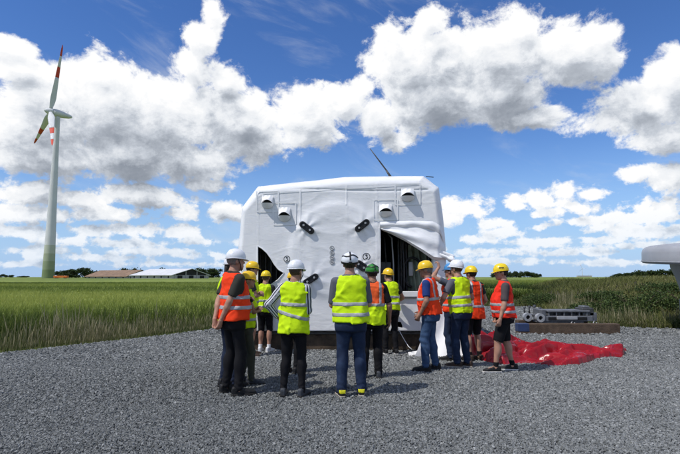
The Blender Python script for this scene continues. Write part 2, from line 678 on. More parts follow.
# ---- materials
def mat(name, base, rough=0.8, var=0.12, scale=18.0, bump=0.0, bscale=60.0, spec=0.3, metal=0.0,
        coords='Object', detail=5, tint=None, emis=None, wear=None, bdist=0.02):
    m = bpy.data.materials.new(name)
    m.use_nodes = True
    nt = m.node_tree
    b = nt.nodes['Principled BSDF']
    b.inputs['Roughness'].default_value = rough
    b.inputs['Metallic'].default_value = metal
    b.inputs['Specular IOR Level'].default_value = spec
    tc = nt.nodes.new('ShaderNodeTexCoord')
    n = nt.nodes.new('ShaderNodeTexNoise')
    n.inputs['Scale'].default_value = scale
    n.inputs['Detail'].default_value = detail
    nt.links.new(tc.outputs[coords], n.inputs['Vector'])
    r = nt.nodes.new('ShaderNodeValToRGB')
    t = tint or base
    r.color_ramp.elements[0].position = 0.3
    r.color_ramp.elements[0].color = tuple(c * (1 - var) for c in base) + (1,)
    r.color_ramp.elements[1].position = 0.72
    r.color_ramp.elements[1].color = tuple(min(1, c * (1 + var)) for c in t) + (1,)
    nt.links.new(n.outputs['Fac'], r.inputs[0])
    col = r.outputs[0]
    if wear:
        wn = nt.nodes.new('ShaderNodeTexNoise')
        wn.inputs['Scale'].default_value = wear[1]
        wn.inputs['Detail'].default_value = 8
        wn.inputs['Roughness'].default_value = 0.65
        nt.links.new(tc.outputs[coords], wn.inputs['Vector'])
        mr = nt.nodes.new('ShaderNodeMapRange')
        mr.inputs['From Min'].default_value = wear[2]
        mr.inputs['From Max'].default_value = wear[2] + 0.16
        mr.inputs['To Max'].default_value = wear[3] if len(wear) > 3 else 0.7
        nt.links.new(wn.outputs['Fac'], mr.inputs['Value'])
        mx = nt.nodes.new('ShaderNodeMix')
        mx.data_type = 'RGBA'
        nt.links.new(mr.outputs[0], mx.inputs['Factor'])
        nt.links.new(col, mx.inputs[6])
        mx.inputs[7].default_value = tuple(wear[0]) + (1,)
        col = mx.outputs[2]
    nt.links.new(col, b.inputs['Base Color'])
    if bump > 0:
        bn = nt.nodes.new('ShaderNodeTexNoise')
        bn.inputs['Scale'].default_value = bscale
        bn.inputs['Detail'].default_value = 6
        nt.links.new(tc.outputs[coords], bn.inputs['Vector'])
        bp = nt.nodes.new('ShaderNodeBump')
        bp.inputs['Strength'].default_value = bump
        bp.inputs['Distance'].default_value = bdist
        nt.links.new(bn.outputs['Fac'], bp.inputs['Height'])
        nt.links.new(bp.outputs[0], b.inputs['Normal'])
    return m


def blade_mat(name, cols, rough=0.7, trans=0.25, scale=0.0, patch=None):
    """plants: colour per leaf from the 'tint' attribute; patch = slow change of colour over the ground"""
    m = bpy.data.materials.new(name)
    m.use_nodes = True
    nt = m.node_tree
    b = nt.nodes['Principled BSDF']
    b.inputs['Roughness'].default_value = rough
    b.inputs['Specular IOR Level'].default_value = 0.2
    at_ = nt.nodes.new('ShaderNodeAttribute')
    at_.attribute_name = 'tint'
    r = nt.nodes.new('ShaderNodeValToRGB')
    els = r.color_ramp.elements
    els[0].position = 0
    els[0].color = tuple(cols[0]) + (1,)
    els[1].position = 1
    els[1].color = tuple(cols[-1]) + (1,)
    for i, c in enumerate(cols[1:-1]):
        e = els.new((i + 1) / (len(cols) - 1))
        e.color = tuple(c) + (1,)
    nt.links.new(at_.outputs['Fac'], r.inputs[0])
    nt.links.new(r.outputs[0], b.inputs['Base Color'])
    if trans > 0:
        tr = nt.nodes.new('ShaderNodeBsdfTranslucent')
        nt.links.new(r.outputs[0], tr.inputs['Color'])
        mx = nt.nodes.new('ShaderNodeMixShader')
        mx.inputs[0].default_value = trans
        nt.links.new(b.outputs[0], mx.inputs[1])
        nt.links.new(tr.outputs[0], mx.inputs[2])
        nt.links.new(mx.outputs[0], nt.nodes['Material Output'].inputs['Surface'])
    return m


def set_tint(me, per_vert):
    a = me.attributes.new('tint', 'FLOAT', 'POINT')
    a.data.foreach_set('value', np.asarray(per_vert, dtype=np.float32))


def blades(base, height, width, lean, tint, seed=0, seg=2, tip=0.0, head=None):
    """grass blades: tapering bent ribbons; base (n,3)"""
    r = np.random.default_rng(seed)
    n = len(base)
    az = r.uniform(0, 2 * np.pi, n)
    la = r.uniform(0, 2 * np.pi, n)
    side = np.stack([np.cos(az), np.sin(az), np.zeros(n)], -1)
    ld = np.stack([np.cos(la), np.sin(la), np.zeros(n)], -1)
    rows = []
    for i in range(seg + 1):
        t = i / seg
        w = width * (1 - t) ** 0.8 if head is None else width * (np.where(t > .6, head, 1.0) if i < seg else 0.3)
        c = base + ld * (lean * height * t ** 2)[:, None] + np.array([0, 0, 1.0]) * (height * t * (1 - 0.25 * lean * t))[:, None]
        if i == seg and head is None:
            rows.append(c[:, None, :])
        else:
            rows.append(np.stack([c - side * np.asarray(w)[:, None] * .5, c + side * np.asarray(w)[:, None] * .5], 1))
    V = np.concatenate(rows, 1)
    k = V.shape[1]
    fs = []
    for i in range(seg):
        a = 2 * i
        if i == seg - 1 and head is None:
            fs.append((a, a + 1, a + 2, a + 2))
        else:
            fs.append((a, a + 1, a + 3, a + 2))
    off = (np.arange(n) * k)[:, None, None]
    F = (np.array(fs)[None] + off).reshape(-1, 4)
    tri = F[:, 2] == F[:, 3]
    V = V.reshape(-1, 3)
    # triangles as two-triangle-free list: split quads into triangles
    q = F[~tri]
    T = np.concatenate([q[:, [0, 1, 2]], q[:, [0, 2, 3]], F[tri][:, :3]])
    return V, T, np.repeat(tint, k)


def leaf_cloud(centres, size, seed=0):
    """leaf-sized quads at the given points, random orientation"""
    r = np.random.default_rng(seed)
    n = len(centres)
    a = r.normal(size=(n, 3))
    a /= np.linalg.norm(a, axis=1)[:, None]
    b = r.normal(size=(n, 3))
    b -= a * (a * b).sum(1)[:, None]
    b /= np.linalg.norm(b, axis=1)[:, None]
    s = size * r.uniform(.6, 1.4, n)
    a = a * s[:, None]
    b = b * (s * .6)[:, None]
    V = np.stack([centres - a, centres - b * 1.0, centres + a, centres + b], 1).reshape(-1, 3)
    F = np.arange(n * 4).reshape(-1, 4)
    return V, F

# ------------------------------------------------------------------ ground, gravel, fields
M = {}
M['field_far'] = mat('field_far', (0.115, 0.155, 0.032), 0.9, 0.35, 0.02, tint=(0.14, 0.185, 0.045), coords='Object')
M['soil'] = mat('soil', (0.055, 0.05, 0.035), 0.95, 0.3, 3.0, bump=0.4, bscale=20)
M['gravel_bed'] = mat('gravel_bed', (0.138, 0.146, 0.146), 0.9, 0.30, 60.0, bump=0.9, bscale=45, bdist=0.03)


def field_material(name, light, mid, dark, bands):
    m = bpy.data.materials.new(name)
    m.use_nodes = True
    nt = m.node_tree
    b = nt.nodes['Principled BSDF']
    b.inputs['Roughness'].default_value = 0.85
    b.inputs['Specular IOR Level'].default_value = 0.15
    g = nt.nodes.new('ShaderNodeNewGeometry')
    # slow patches of ripening, stretched across the line of tillage
    mp = nt.nodes.new('ShaderNodeMapping')
    mp.inputs['Rotation'].default_value = (0, 0, 0.12)
    mp.inputs['Scale'].default_value = (0.012, 0.06, 1)
    nt.links.new(g.outputs['Position'], mp.inputs['Vector'])
    n = nt.nodes.new('ShaderNodeTexNoise')
    n.inputs['Scale'].default_value = 1.0
    n.inputs['Detail'].default_value = 4
    nt.links.new(mp.outputs[0], n.inputs['Vector'])
    r = nt.nodes.new('ShaderNodeValToRGB')
    els = r.color_ramp.elements
    els[0].position = 0.36
    els[0].color = tuple(dark) + (1,)
    els[1].position = 0.60
    els[1].color = tuple(light) + (1,)
    e = els.new(0.47)
    e.color = tuple(mid) + (1,)
    nt.links.new(n.outputs['Fac'], r.inputs[0])
    n2 = nt.nodes.new('ShaderNodeTexNoise')
    n2.inputs['Scale'].default_value = 3.5
    n2.inputs['Detail'].default_value = 8
    nt.links.new(g.outputs['Position'], n2.inputs['Vector'])
    mr = nt.nodes.new('ShaderNodeMapRange')
    mr.inputs['From Min'].default_value = 0.3
    mr.inputs['From Max'].default_value = 0.7
    mr.inputs['To Min'].default_value = 0.65
    mr.inputs['To Max'].default_value = 1.3
    nt.links.new(n2.outputs['Fac'], mr.inputs['Value'])
    mul = nt.nodes.new('ShaderNodeVectorMath')
    mul.operation = 'SCALE'
    nt.links.new(r.outputs[0], mul.inputs[0])
    nt.links.new(mr.outputs[0], mul.inputs['Scale'])
    nt.links.new(mul.outputs[0], b.inputs['Base Color'])
    bp = nt.nodes.new('ShaderNodeBump')
    bp.inputs['Strength'].default_value = 0.8
    bp.inputs['Distance'].default_value = 0.06
    nt.links.new(n2.outputs['Fac'], bp.inputs['Height'])
    nt.links.new(bp.outputs[0], b.inputs['Normal'])
    return m


M['field'] = field_material('ripening_crop', (0.205, 0.255, 0.052), (0.155, 0.205, 0.042), (0.066, 0.102, 0.022), None)

# one sheet of land to the horizon
def land():
    rr = np.concatenate([[0.0], np.geomspace(6, 9000, 44)])
    na = 96
    V = [(0, 0, -0.03)]
    for r in rr[1:]:
        for k in range(na):
            a = 2 * np.pi * k / na
            V.append((r * np.cos(a), r * np.sin(a), -0.03))
    F = []
    for k in range(na):
        F.append((0, 1 + k, 1 + (k + 1) % na))
    for i in range(len(rr) - 2):
        for k in range(na):
            a, b = 1 + i * na + k, 1 + i * na + (k + 1) % na
            F.append((a, a + na, b + na, b))
    o = obj('ground', new_mesh('ground', V, F), M['field_far'])
    tag(o, kind='structure')


land()

# gravel pad outline (metres)
PAD = [(-17, -4), (18, -4), (18, 13.2), (12.0, 14.0), (9.4, 14.5), (8.0, 15.3), (8.4, 18.2), (9.4, 22.5), (9.6, 25.0), (3.0, 25.5),
       (0.0, 20.2), (-2.2, 17.0), (-3.55, 14.55), (-5.0, 12.3), (-6.7, 10.0), (-9.2, 7.2), (-13.0, 3.0)]


def inside(px, py, poly):
    r = np.zeros(len(px), dtype=bool)
    j = len(poly) - 1
    for i in range(len(poly)):
        xi, yi = poly[i]
        xj, yj = poly[j]
        c = ((yi > py) != (yj > py)) & (px < (xj - xi) * (py - yi) / (yj - yi + 1e-12) + xi)
        r ^= c
        j = i
    return r


def edge_dist(px, py, poly):
    d = np.full(len(px), 1e9)
    P = np.stack([px, py], -1)
    for i in range(len(poly)):
        a = np.array(poly[i], float)
        b = np.array(poly[(i + 1) % len(poly)], float)
        t = np.clip(((P - a) @ (b - a)) / ((b - a) @ (b - a)), 0, 1)
        d = np.minimum(d, np.linalg.norm(P - a - t[:, None] * (b - a), axis=1))
    return d


def pad_z(x, y):
    P = np.stack([x, y, np.zeros_like(x)], -1)
    return 0.012 * fbm(P, 0.9, 3, seed=3)


STONE_COLOURS = [(0.084, 0.089, 0.088), (0.150, 0.158, 0.157), (0.215, 0.224, 0.222), (0.33, 0.34, 0.337)]


def gravel():
    # bed
    xs = np.linspace(-18, 19, 149)
    ys = np.linspace(-4, 26, 121)
    X, Y = np.meshgrid(xs, ys, indexing='ij')
    x, y = X.ravel(), Y.ravel()
    ins = inside(x, y, PAD)
    z = np.where(ins, pad_z(x, y) - 0.012, -0.06)
    V = np.stack([x, y, z], -1)
    nx, ny = len(xs), len(ys)
    F = np.array([(i * ny + j, (i + 1) * ny + j, (i + 1) * ny + j + 1, i * ny + j + 1) for i in range(nx - 1) for j in range(ny - 1)])
    keep = ins[F].any(1)
    o = obj('gravel_ground', new_mesh('gravel_ground', V, F[keep]), M['gravel_bed'], smooth=True)
    tag(o, kind='structure')
    # stones: crushed rock, angular, denser where the camera stands near
    r = np.random.default_rng(2)
    zones = [(3.1, 6.0, 5200), (6.0, 9.0, 2800), (9.0, 13.0, 1100), (13.0, 25.5, 280)]
    pts = []
    sizes = []
    for (y0, y1, dens) in zones:
        xw = 0.78 * y1 + 0.8
        n = int((y1 - y0) * 2 * xw * dens)
        px = r.uniform(-xw, xw, n)
        py = r.uniform(y0, y1, n)
        k = inside(px, py, PAD) & (np.abs(px) < 0.75 * py + 0.7)
        px, py = px[k], py[k]
        pts.append(np.stack([px, py], -1))
        base = {5200: 0.0062, 2800: 0.0078, 1100: 0.0112, 280: 0.020}[dens]
        sizes.append(base * np.exp(np.clip(r.normal(0, .36, len(px)), -1, .62)))
    P = np.concatenate(pts)
    s = np.concatenate(sizes)
    n = len(P)
    zz = pad_z(P[:, 0], P[:, 1]) + s * r.uniform(-.40, .28, n)
    me = bpy.data.meshes.new('gravel_stones')
    me.vertices.add(n)
    me.vertices.foreach_set('co', np.stack([P[:, 0], P[:, 1], zz], -1).astype(np.float32).ravel())
    def attr(nm, typ, key, data):
        a = me.attributes.new(nm, typ, 'POINT')
        a.data.foreach_set(key, np.ascontiguousarray(data).ravel())
    attr('turn', 'FLOAT_VECTOR', 'vector', np.stack([r.normal(0, .45, n), r.normal(0, .45, n), r.uniform(0, 6.283, n)], -1).astype(np.float32))
    attr('size', 'FLOAT_VECTOR', 'vector', (s[:, None] * np.stack([r.uniform(.8, 1.5, n), r.uniform(.7, 1.2, n), r.uniform(.45, .85, n)], -1)).astype(np.float32))
    attr('shape', 'INT', 'value', r.integers(0, 10, n).astype(np.int32))
    attr('tint', 'FLOAT', 'value', np.clip(r.normal(.45, .22, n) + .16 * fbm(np.stack([P[:, 0] * .6, P[:, 1], 0 * zz], -1), .8, 3, seed=4), 0, 1).astype(np.float32))
    m = blade_mat('crushed_stone', STONE_COLOURS, 0.85, 0.0)
    for nd in m.node_tree.nodes:
        if nd.type == 'ATTRIBUTE':
            nd.attribute_type = 'INSTANCER'
    o = obj('gravel_stones', me, m)
    tag(o, 'loose grey crushed stone covering the pad', 'gravel', kind='stuff')
    # ten broken shapes, instanced at every point
    cube = np.array([(x, y, z) for x in (-1, 1) for y in (-1, 1) for z in (-1, 1)], float)
    quads = [(0, 1, 3, 2), (4, 6, 7, 5), (0, 4, 5, 1), (2, 3, 7, 6), (0, 2, 6, 4), (1, 5, 7, 3)]
    g = bpy.data.node_groups.new('gravel_spread', 'GeometryNodeTree')
    g.interface.new_socket('Geometry', in_out='INPUT', socket_type='NodeSocketGeometry')
    g.interface.new_socket('Geometry', in_out='OUTPUT', socket_type='NodeSocketGeometry')
    gi = g.nodes.new('NodeGroupInput')
    go = g.nodes.new('NodeGroupOutput')
    jn = g.nodes.new('GeometryNodeGeometryToInstance')
    for k in range(10):
        sv = cube * (1 + r.uniform(-.48, .25, (8, 3)))
        sm = new_mesh('stone_shape', sv, quads)
        sm.polygons.foreach_set('use_smooth', np.zeros(6, dtype=bool))
        sm.materials.append(m)
        so = bpy.data.objects.new('stone_shape', sm)       # not in the scene: only a shape for the nodes
        oi = g.nodes.new('GeometryNodeObjectInfo')
        oi.inputs['Object'].default_value = so
        g.links.new(oi.outputs['Geometry'], jn.inputs[0])
    iop = g.nodes.new('GeometryNodeInstanceOnPoints')
    g.links.new(gi.outputs[0], iop.inputs['Points'])
    g.links.new(jn.outputs[0], iop.inputs['Instance'])
    iop.inputs['Pick Instance'].default_value = True
    def named(nm, typ):
        x = g.nodes.new('GeometryNodeInputNamedAttribute')
        x.data_type = typ
        x.inputs['Name'].default_value = nm
        return x.outputs['Attribute']
    g.links.new(named('shape', 'INT'), iop.inputs['Instance Index'])
    er = g.nodes.new('FunctionNodeEulerToRotation')
    g.links.new(named('turn', 'FLOAT_VECTOR'), er.inputs[0])
    g.links.new(er.outputs[0], iop.inputs['Rotation'])
    g.links.new(named('size', 'FLOAT_VECTOR'), iop.inputs['Scale'])
    g.links.new(iop.outputs[0], go.inputs[0])
    md = o.modifiers.new('spread', 'NODES')
    md.node_group = g


gravel()


# ---- land beyond the pad: standing crop on the left, dark crop and a weedy mound on the right
def crop_front(x):
    """distance ahead at which the crop on the left starts, for a given x"""
    xs = [-60, -13.0, -9.2, -6.7, -5.0, -3.55, -2.2, 0.0, 3.0, 60]
    ys = [2.5, 4.6, 9.0, 11.7, 13.9, 16.1, 18.6, 22.0, 27.0, 27.0]
    return np.interp(x, xs, ys)


def crop_height(x, y):
    P = np.stack([x, y, np.zeros_like(x)], -1)
    k = 0.56 + np.clip((x - 1) / 4, 0, 1) * 0.28
    big = fbm(P, 0.05, 2, seed=21) * 0.05
    return k + big + fbm(P, 1.3, 3, seed=22) * 0.05


def fields():
    ds = np.concatenate([np.linspace(0, 30, 61), np.geomspace(31, 5200, 90)])
    aa = np.radians(np.linspace(-48, 48, 190))
    D, A = np.meshgrid(ds, aa, indexing='ij')
    tx = np.tan(A)
    # start on the front line: solve by iteration
    y0 = np.full_like(A, 14.0)
    for _ in range(30):
        y0 = 0.5 * y0 + 0.5 * crop_front(tx * y0)
    Y = y0 + D
    X = tx * Y
    z = crop_height(X.ravel(), Y.ravel()).reshape(X.shape)
    z = z * np.clip((D + 0.02) / 2.2, 0, 1) - 0.05 * (D <= 0)
    z = np.where(D > 200, 0.6, z) + np.clip((D - 150) / 3000, 0, 1) * 0.6
    V = np.stack([X, Y, z], -1).reshape(-1, 3)
    na = len(aa)
    nd = len(ds)
    i, j = np.meshgrid(np.arange(nd - 1), np.arange(na - 1), indexing='ij')
    F = np.stack([i * na + j, i * na + j + 1, (i + 1) * na + j + 1, (i + 1) * na + j], -1).reshape(-1, 4)
    o = obj('field', new_mesh('field', V, F), M['field'], smooth=True)
    tag(o, kind='structure')
    # single plants standing out of the crop, thinning with distance
    r = np.random.default_rng(8)
    n = 260000
    yy = 8 + (r.uniform(0, 1, n) ** 2.0) * 75
    xx = r.uniform(-0.8, 0.8, n) * yy
    k = (yy > crop_front(xx) + 0.02)
    xx, yy = xx[k], yy[k]
    dist = yy - crop_front(xx)
    z = crop_height(xx, yy) * np.clip((dist + .02) / .5, 0, 1)
    n = len(xx)
    hh = r.uniform(.10, .26, n) * (1 + np.clip(0.6 - dist, 0, .6) * 1.6) * (1 + 0.5 * (xx > 2))
    zs = crop_height(xx, yy) * np.clip((dist + .02) / 2.2, 0, 1)
    hh = hh + (z - zs)
    base = np.stack([xx, yy, zs - 0.12], -1)
    P = np.stack([xx, yy, 0 * xx], -1)
    band = fbm(P * np.array([0.25, 1.0, 1]), 0.16, 2, seed=33)
    tint = np.clip(0.66 + 0.24 * band + r.normal(0, .13, n) - 0.62 * np.exp(-dist / 4.5) - 0.40 * (xx > 2) * np.exp(-dist / 6), 0, 1)  # shade of the crop's front edge painted into the tint; right crop darker still
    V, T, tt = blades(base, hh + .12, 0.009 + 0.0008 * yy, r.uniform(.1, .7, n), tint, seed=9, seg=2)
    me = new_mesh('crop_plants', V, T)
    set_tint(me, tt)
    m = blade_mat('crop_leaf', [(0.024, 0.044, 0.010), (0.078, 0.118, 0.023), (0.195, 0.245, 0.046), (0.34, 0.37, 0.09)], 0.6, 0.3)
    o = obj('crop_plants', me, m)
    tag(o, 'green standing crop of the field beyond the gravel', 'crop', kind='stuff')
    # front rows of the dark crop on the right, leafy down to the ground
    n = 26000
    xx = r.uniform(1.5, 13.5, n)
    yy = 27.0 + np.abs(r.normal(0, 1.0, n))
    base = np.stack([xx, yy, np.full(n, -.03)], -1)
    zz = r.uniform(0, .55, n)
    base[:, 2] += zz
    V, T, tt = blades(base, r.uniform(.25, .45, n), np.full(n, .034), r.uniform(.3, 1.2, n), np.clip(r.normal(.26, .17, n) + .2 * zz, 0, 1), seed=12, seg=2)
    me = new_mesh('crop_edge', V, T)
    set_tint(me, tt)
    tag(obj('crop_edge', me, m), 'dark leafy edge of the standing crop behind the gravel', 'crop', kind='stuff')


fields()


def mound_z(x, y):
    """weedy earth bank behind the steel part"""
    cx = np.clip((x - 8.2 + np.clip(y - 16, 0, 10) * -0.10) / 5.0, 0, 1)
    cx = cx * cx * (3 - 2 * cx)
    fy = np.clip((y - 14.9) / 9.0, 0, 1)
    fy = fy * fy * (3 - 2 * fy)
    by = 1 - np.clip((y - 30) / 10, 0, 1)
    P = np.stack([x, y, 0 * x], -1)
    e = np.where(inside(x, y, PAD), 0, np.clip(edge_dist(x, y, PAD) / 2.2, 0, 1))
    fy = fy * e * e * (3 - 2 * e)
    return (1.28 * (0.25 + 0.75 * cx) * fy * np.clip((x - 7.0) / 2.0, 0, 1) * by) + 0.10 * fbm(P, 0.8, 3, seed=41) * fy


def mound():
    xs = np.linspace(7.0, 34, 109)
    ys = np.linspace(14.0, 42, 85)
    X, Y = np.meshgrid(xs, ys, indexing='ij')
    Z = mound_z(X.ravel(), Y.ravel()) - 0.02
    V = np.stack([X.ravel(), Y.ravel(), Z], -1)
    ny = len(ys)
    i, j = np.meshgrid(np.arange(len(xs) - 1), np.arange(ny - 1), indexing='ij')
    F = np.stack([i * ny + j, (i + 1) * ny + j, (i + 1) * ny + j + 1, i * ny + j + 1], -1).reshape(-1, 4)
    keep = ~inside(V[:, 0], V[:, 1], PAD)[F].all(1)
    o = obj('terrain', new_mesh('terrain', V, F[keep]), M['soil'], smooth=True)
    tag(o, kind='structure')
    # grass and weeds on the bank
    r = np.random.default_rng(14)
    n = 90000
    x = r.uniform(7.4, 27, n)
    y = 14.3 + r.uniform(0, 1, n) ** 1.5 * 19
    k = ~inside(x, y, PAD) & (x < 0.76 * y + 1)
    x, y = x[k], y[k]
    n = len(x)
    P = np.stack([x, y, 0 * x], -1)
    pt = fbm(P, 0.9, 3, seed=44)
    base = np.stack([x, y, mound_z(x, y) - .03], -1)
    front = np.clip(1 - (y - 14.4) / 2.5, 0, 1)
    tint = np.clip(0.42 + .26 * pt + r.normal(0, .18, n) - 0.1 * front, 0, 1)
    V, T, tt = blades(base, r.uniform(.12, .34, n) * (1 + .5 * front + .25 * pt), 0.012 + 0.0008 * y, r.uniform(.2, .9, n), tint, seed=15, seg=2)
    me = new_mesh('bank_grass', V, T)
    set_tint(me, tt)
    m = blade_mat('bank_grass_leaf', [(0.05, 0.07, 0.02), (0.11, 0.13, 0.036), (0.18, 0.185, 0.06), (0.30, 0.27, 0.13)], 0.7, 0.25)
    tag(obj('bank_grass', me, m), 'rough olive grass and weeds covering the earth bank', 'grass', kind='stuff')


mound()


def tall_grass():
    # dry flowering grass along the edge of the gravel
    r = np.random.default_rng(23)
    left = [(-17.0, -0.5), (-13.0, 3.2), (-9.2, 7.4), (-6.7, 10.2), (-5.0, 12.5), (-3.55, 14.75), (-2.2, 17.2), (0.0, 20.4), (3.0, 25.8)]
    right = [(7.6, 15.2), (8.1, 15.4), (9.4, 14.6), (12.0, 14.1), (15, 13.6)]
    rise = [(8.3, 17.0), (9.2, 20.0), (10.0, 24.0)]
    Bs = []
    hs = []
    tn = []
    for poly, n, depth, hm in ((left, 30000, 1.5, 0.29), (right, 12000, 1.3, 0.34), (rise, 4000, 1.2, 0.24)):
        L = np.array(poly)
        seg = np.linalg.norm(np.diff(L, axis=0), axis=1)
        cum = np.concatenate([[0], np.cumsum(seg)])
        t = r.uniform(0, cum[-1], n)
        x = np.interp(t, cum, L[:, 0])
        y = np.interp(t, cum, L[:, 1])
        d = np.abs(r.normal(0, .45, n)) * depth
        dx = -0.64 if poly is left else 0.2
        dy = 0.77 if poly is left else 1.0
        if poly is rise:
            dx, dy = 1.0, 0.1
        x = x + d * dx
        y = y + d * dy
        k = ~inside(x, y, PAD)
        x, y, d = x[k], y[k], d[k]
        P = np.stack([x, y, 0 * x], -1)
        cl = fbm(P, 1.7, 3, seed=51)
        z = np.where(x > 7, mound_z(x, y), 0)
        Bs.append(np.stack([x, y, z - .02], -1))
        hs.append(np.clip(r.normal(hm, .14, len(x)) * (1 + .5 * cl) * np.clip(.40 + d * 1.2, .40, 1), .12, 1.2))
        tn.append(np.clip(r.normal(.50, .25, len(x)) + .22 * cl - .14 * np.clip(d / .8, 0, 1), 0, 1))
    base = np.concatenate(Bs)
    h = np.concatenate(hs)
    t = np.concatenate(tn)
    V, T, tt = blades(base, h, np.full(len(base), 0.0075), r.uniform(.05, .75, len(base)), t, seed=24, seg=3)
    # seed heads on the taller stems
    top = r.uniform(0, 1, len(base)) < 0.32
    bb = base[top].copy()
    V2, T2, t2 = blades(bb, h[top] * r.uniform(1.1, 1.45, top.sum()), np.full(top.sum(), 0.0042), r.uniform(.0, .3, top.sum()), np.clip(t[top] + .35, 0, 1), seed=25, seg=3, head=3.6)
    me = new_mesh('tall_grass', np.concatenate([V, V2]), np.concatenate([T, T2 + len(V)]))
    set_tint(me, np.concatenate([tt, t2]))
    m = blade_mat('tall_grass_leaf', [(0.028, 0.055, 0.015), (0.075, 0.108, 0.032), (0.19, 0.185, 0.090), (0.38, 0.34, 0.21)], 0.75, 0.3)
    tag(obj('tall_grass', me, m), 'tall dry flowering grass along the edge of the gravel', 'grass', kind='stuff')


tall_grass()

# ------------------------------------------------------------------ the machine house in its white transport wrap
NY = 10.2            # distance ahead of its front


def wrap_material(name='shrink_film'):
    m = bpy.data.materials.new(name)
    m.use_nodes = True
    nt = m.node_tree
    b = nt.nodes['Principled BSDF']
    b.inputs['Roughness'].default_value = 0.42
    b.inputs['Specular IOR Level'].default_value = 0.35
    tc = nt.nodes.new('ShaderNodeTexCoord')
    n = nt.nodes.new('ShaderNodeTexNoise')
    n.inputs['Scale'].default_value = 1.3
    n.inputs['Detail'].default_value = 7
    n.inputs['Roughness'].default_value = .6
    nt.links.new(tc.outputs['Object'], n.inputs['Vector'])
    r = nt.nodes.new('ShaderNodeValToRGB')
    r.color_ramp.elements[0].position = .3
    r.color_ramp.elements[0].color = (0.75, 0.76, 0.775, 1)
    r.color_ramp.elements[1].position = .7
    r.color_ramp.elements[1].color = (0.83, 0.835, 0.845, 1)
    nt.links.new(n.outputs['Fac'], r.inputs[0])
    # grime that has settled in the creases and splashed up from the road
    g = nt.nodes.new('ShaderNodeTexNoise')
    g.inputs['Scale'].default_value = 5
    g.inputs['Detail'].default_value = 9
    g.inputs['Roughness'].default_value = .7
    nt.links.new(tc.outputs['Object'], g.inputs['Vector'])
    mr = nt.nodes.new('ShaderNodeMapRange')
    mr.inputs['From Min'].default_value = .56
    mr.inputs['From Max'].default_value = .78
    mr.inputs['To Max'].default_value = .25
    nt.links.new(g.outputs['Fac'], mr.inputs['Value'])
    mx = nt.nodes.new('ShaderNodeMix')
    mx.data_type = 'RGBA'
    nt.links.new(mr.outputs[0], mx.inputs['Factor'])
    nt.links.new(r.outputs[0], mx.inputs[6])
    mx.inputs[7].default_value = (0.50, 0.50, 0.48, 1)
    nt.links.new(mx.outputs[2], b.inputs['Base Color'])
    # stretched film: fine creases
    mp = nt.nodes.new('ShaderNodeMapping')
    mp.inputs['Scale'].default_value = (1.0, 1.0, 3.0)
    mp.inputs['Rotation'].default_value = (0, 0.35, 0)
    nt.links.new(tc.outputs['Object'], mp.inputs['Vector'])
    w = nt.nodes.new('ShaderNodeTexNoise')
    w.inputs['Scale'].default_value = 4.5
    w.inputs['Detail'].default_value = 7
    w.inputs['Distortion'].default_value = 1.2
    nt.links.new(mp.outputs[0], w.inputs['Vector'])
    bp = nt.nodes.new('ShaderNodeBump')
    bp.inputs['Strength'].default_value = .14
    bp.inputs['Distance'].default_value = .03
    nt.links.new(w.outputs['Fac'], bp.inputs['Height'])
    nt.links.new(bp.outputs[0], b.inputs['Normal'])
    return m


M['wrap'] = wrap_material()
M['tape'] = mat('white_tape', (0.80, 0.81, 0.82), .4, .04, 6)
M['black_rubber'] = mat('black_rubber', (0.014, 0.014, 0.016), .45, .3, 30, bump=.2, bscale=80)
M['dark_steel'] = mat('dark_steel', (0.055, 0.057, 0.06), .5, .4, 6, spec=.4, wear=((0.10, 0.09, 0.08), 9, .55))
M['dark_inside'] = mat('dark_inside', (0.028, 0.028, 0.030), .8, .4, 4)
M['grey_pipe'] = mat('grey_pipe', (0.34, 0.35, 0.36), .45, .15, 8)
M['green_sheet'] = mat('green_sheet', (0.17, 0.20, 0.15), .6, .4, 5, bump=.3, bscale=12)
M['old_timber'] = mat('old_timber', (0.075, 0.055, 0.038), .9, .45, 5, bump=.5, bscale=30, wear=((0.03, 0.026, 0.022), 3, .5))
M['ink'] = mat('printed_ink', (0.03, 0.03, 0.035), .6, .2, 30)
M['sticker'] = mat('sticker_white', (0.78, 0.79, 0.80), .5, .03, 30)


def xz(u, v, Y=NY):
    p = at(u, v, Y)
    return (p.x, p.z)


def polyline(pts, Y=NY):
    P = np.array([xz(u, v, Y) for u, v in pts])
    d = np.concatenate([[0], np.cumsum(np.linalg.norm(np.diff(P, axis=0), axis=1))])
    d /= d[-1]
    return lambda t: np.stack([np.interp(t, d, P[:, 0]), np.interp(t, d, P[:, 1])], -1)


def coons(B, T, L, R, ns, nt):
    s = np.linspace(0, 1, ns)
    t = np.linspace(0, 1, nt)
    S, Tt = np.meshgrid(s, t, indexing='ij')
    S = S.ravel()
    Tt = Tt.ravel()
    b, tp, l, r = B(S), T(S), L(Tt), R(Tt)
    c00, c10, c01, c11 = B(np.array([0.]))[0], B(np.array([1.]))[0], T(np.array([0.]))[0], T(np.array([1.]))[0]
    s1, t1 = S[:, None], Tt[:, None]
    return (1 - t1) * b + t1 * tp + (1 - s1) * l + s1 * r - ((1 - s1) * (1 - t1) * c00 + s1 * (1 - t1) * c10 + (1 - s1) * t1 * c01 + s1 * t1 * c11)


CX, CZ = xz(338, 250)


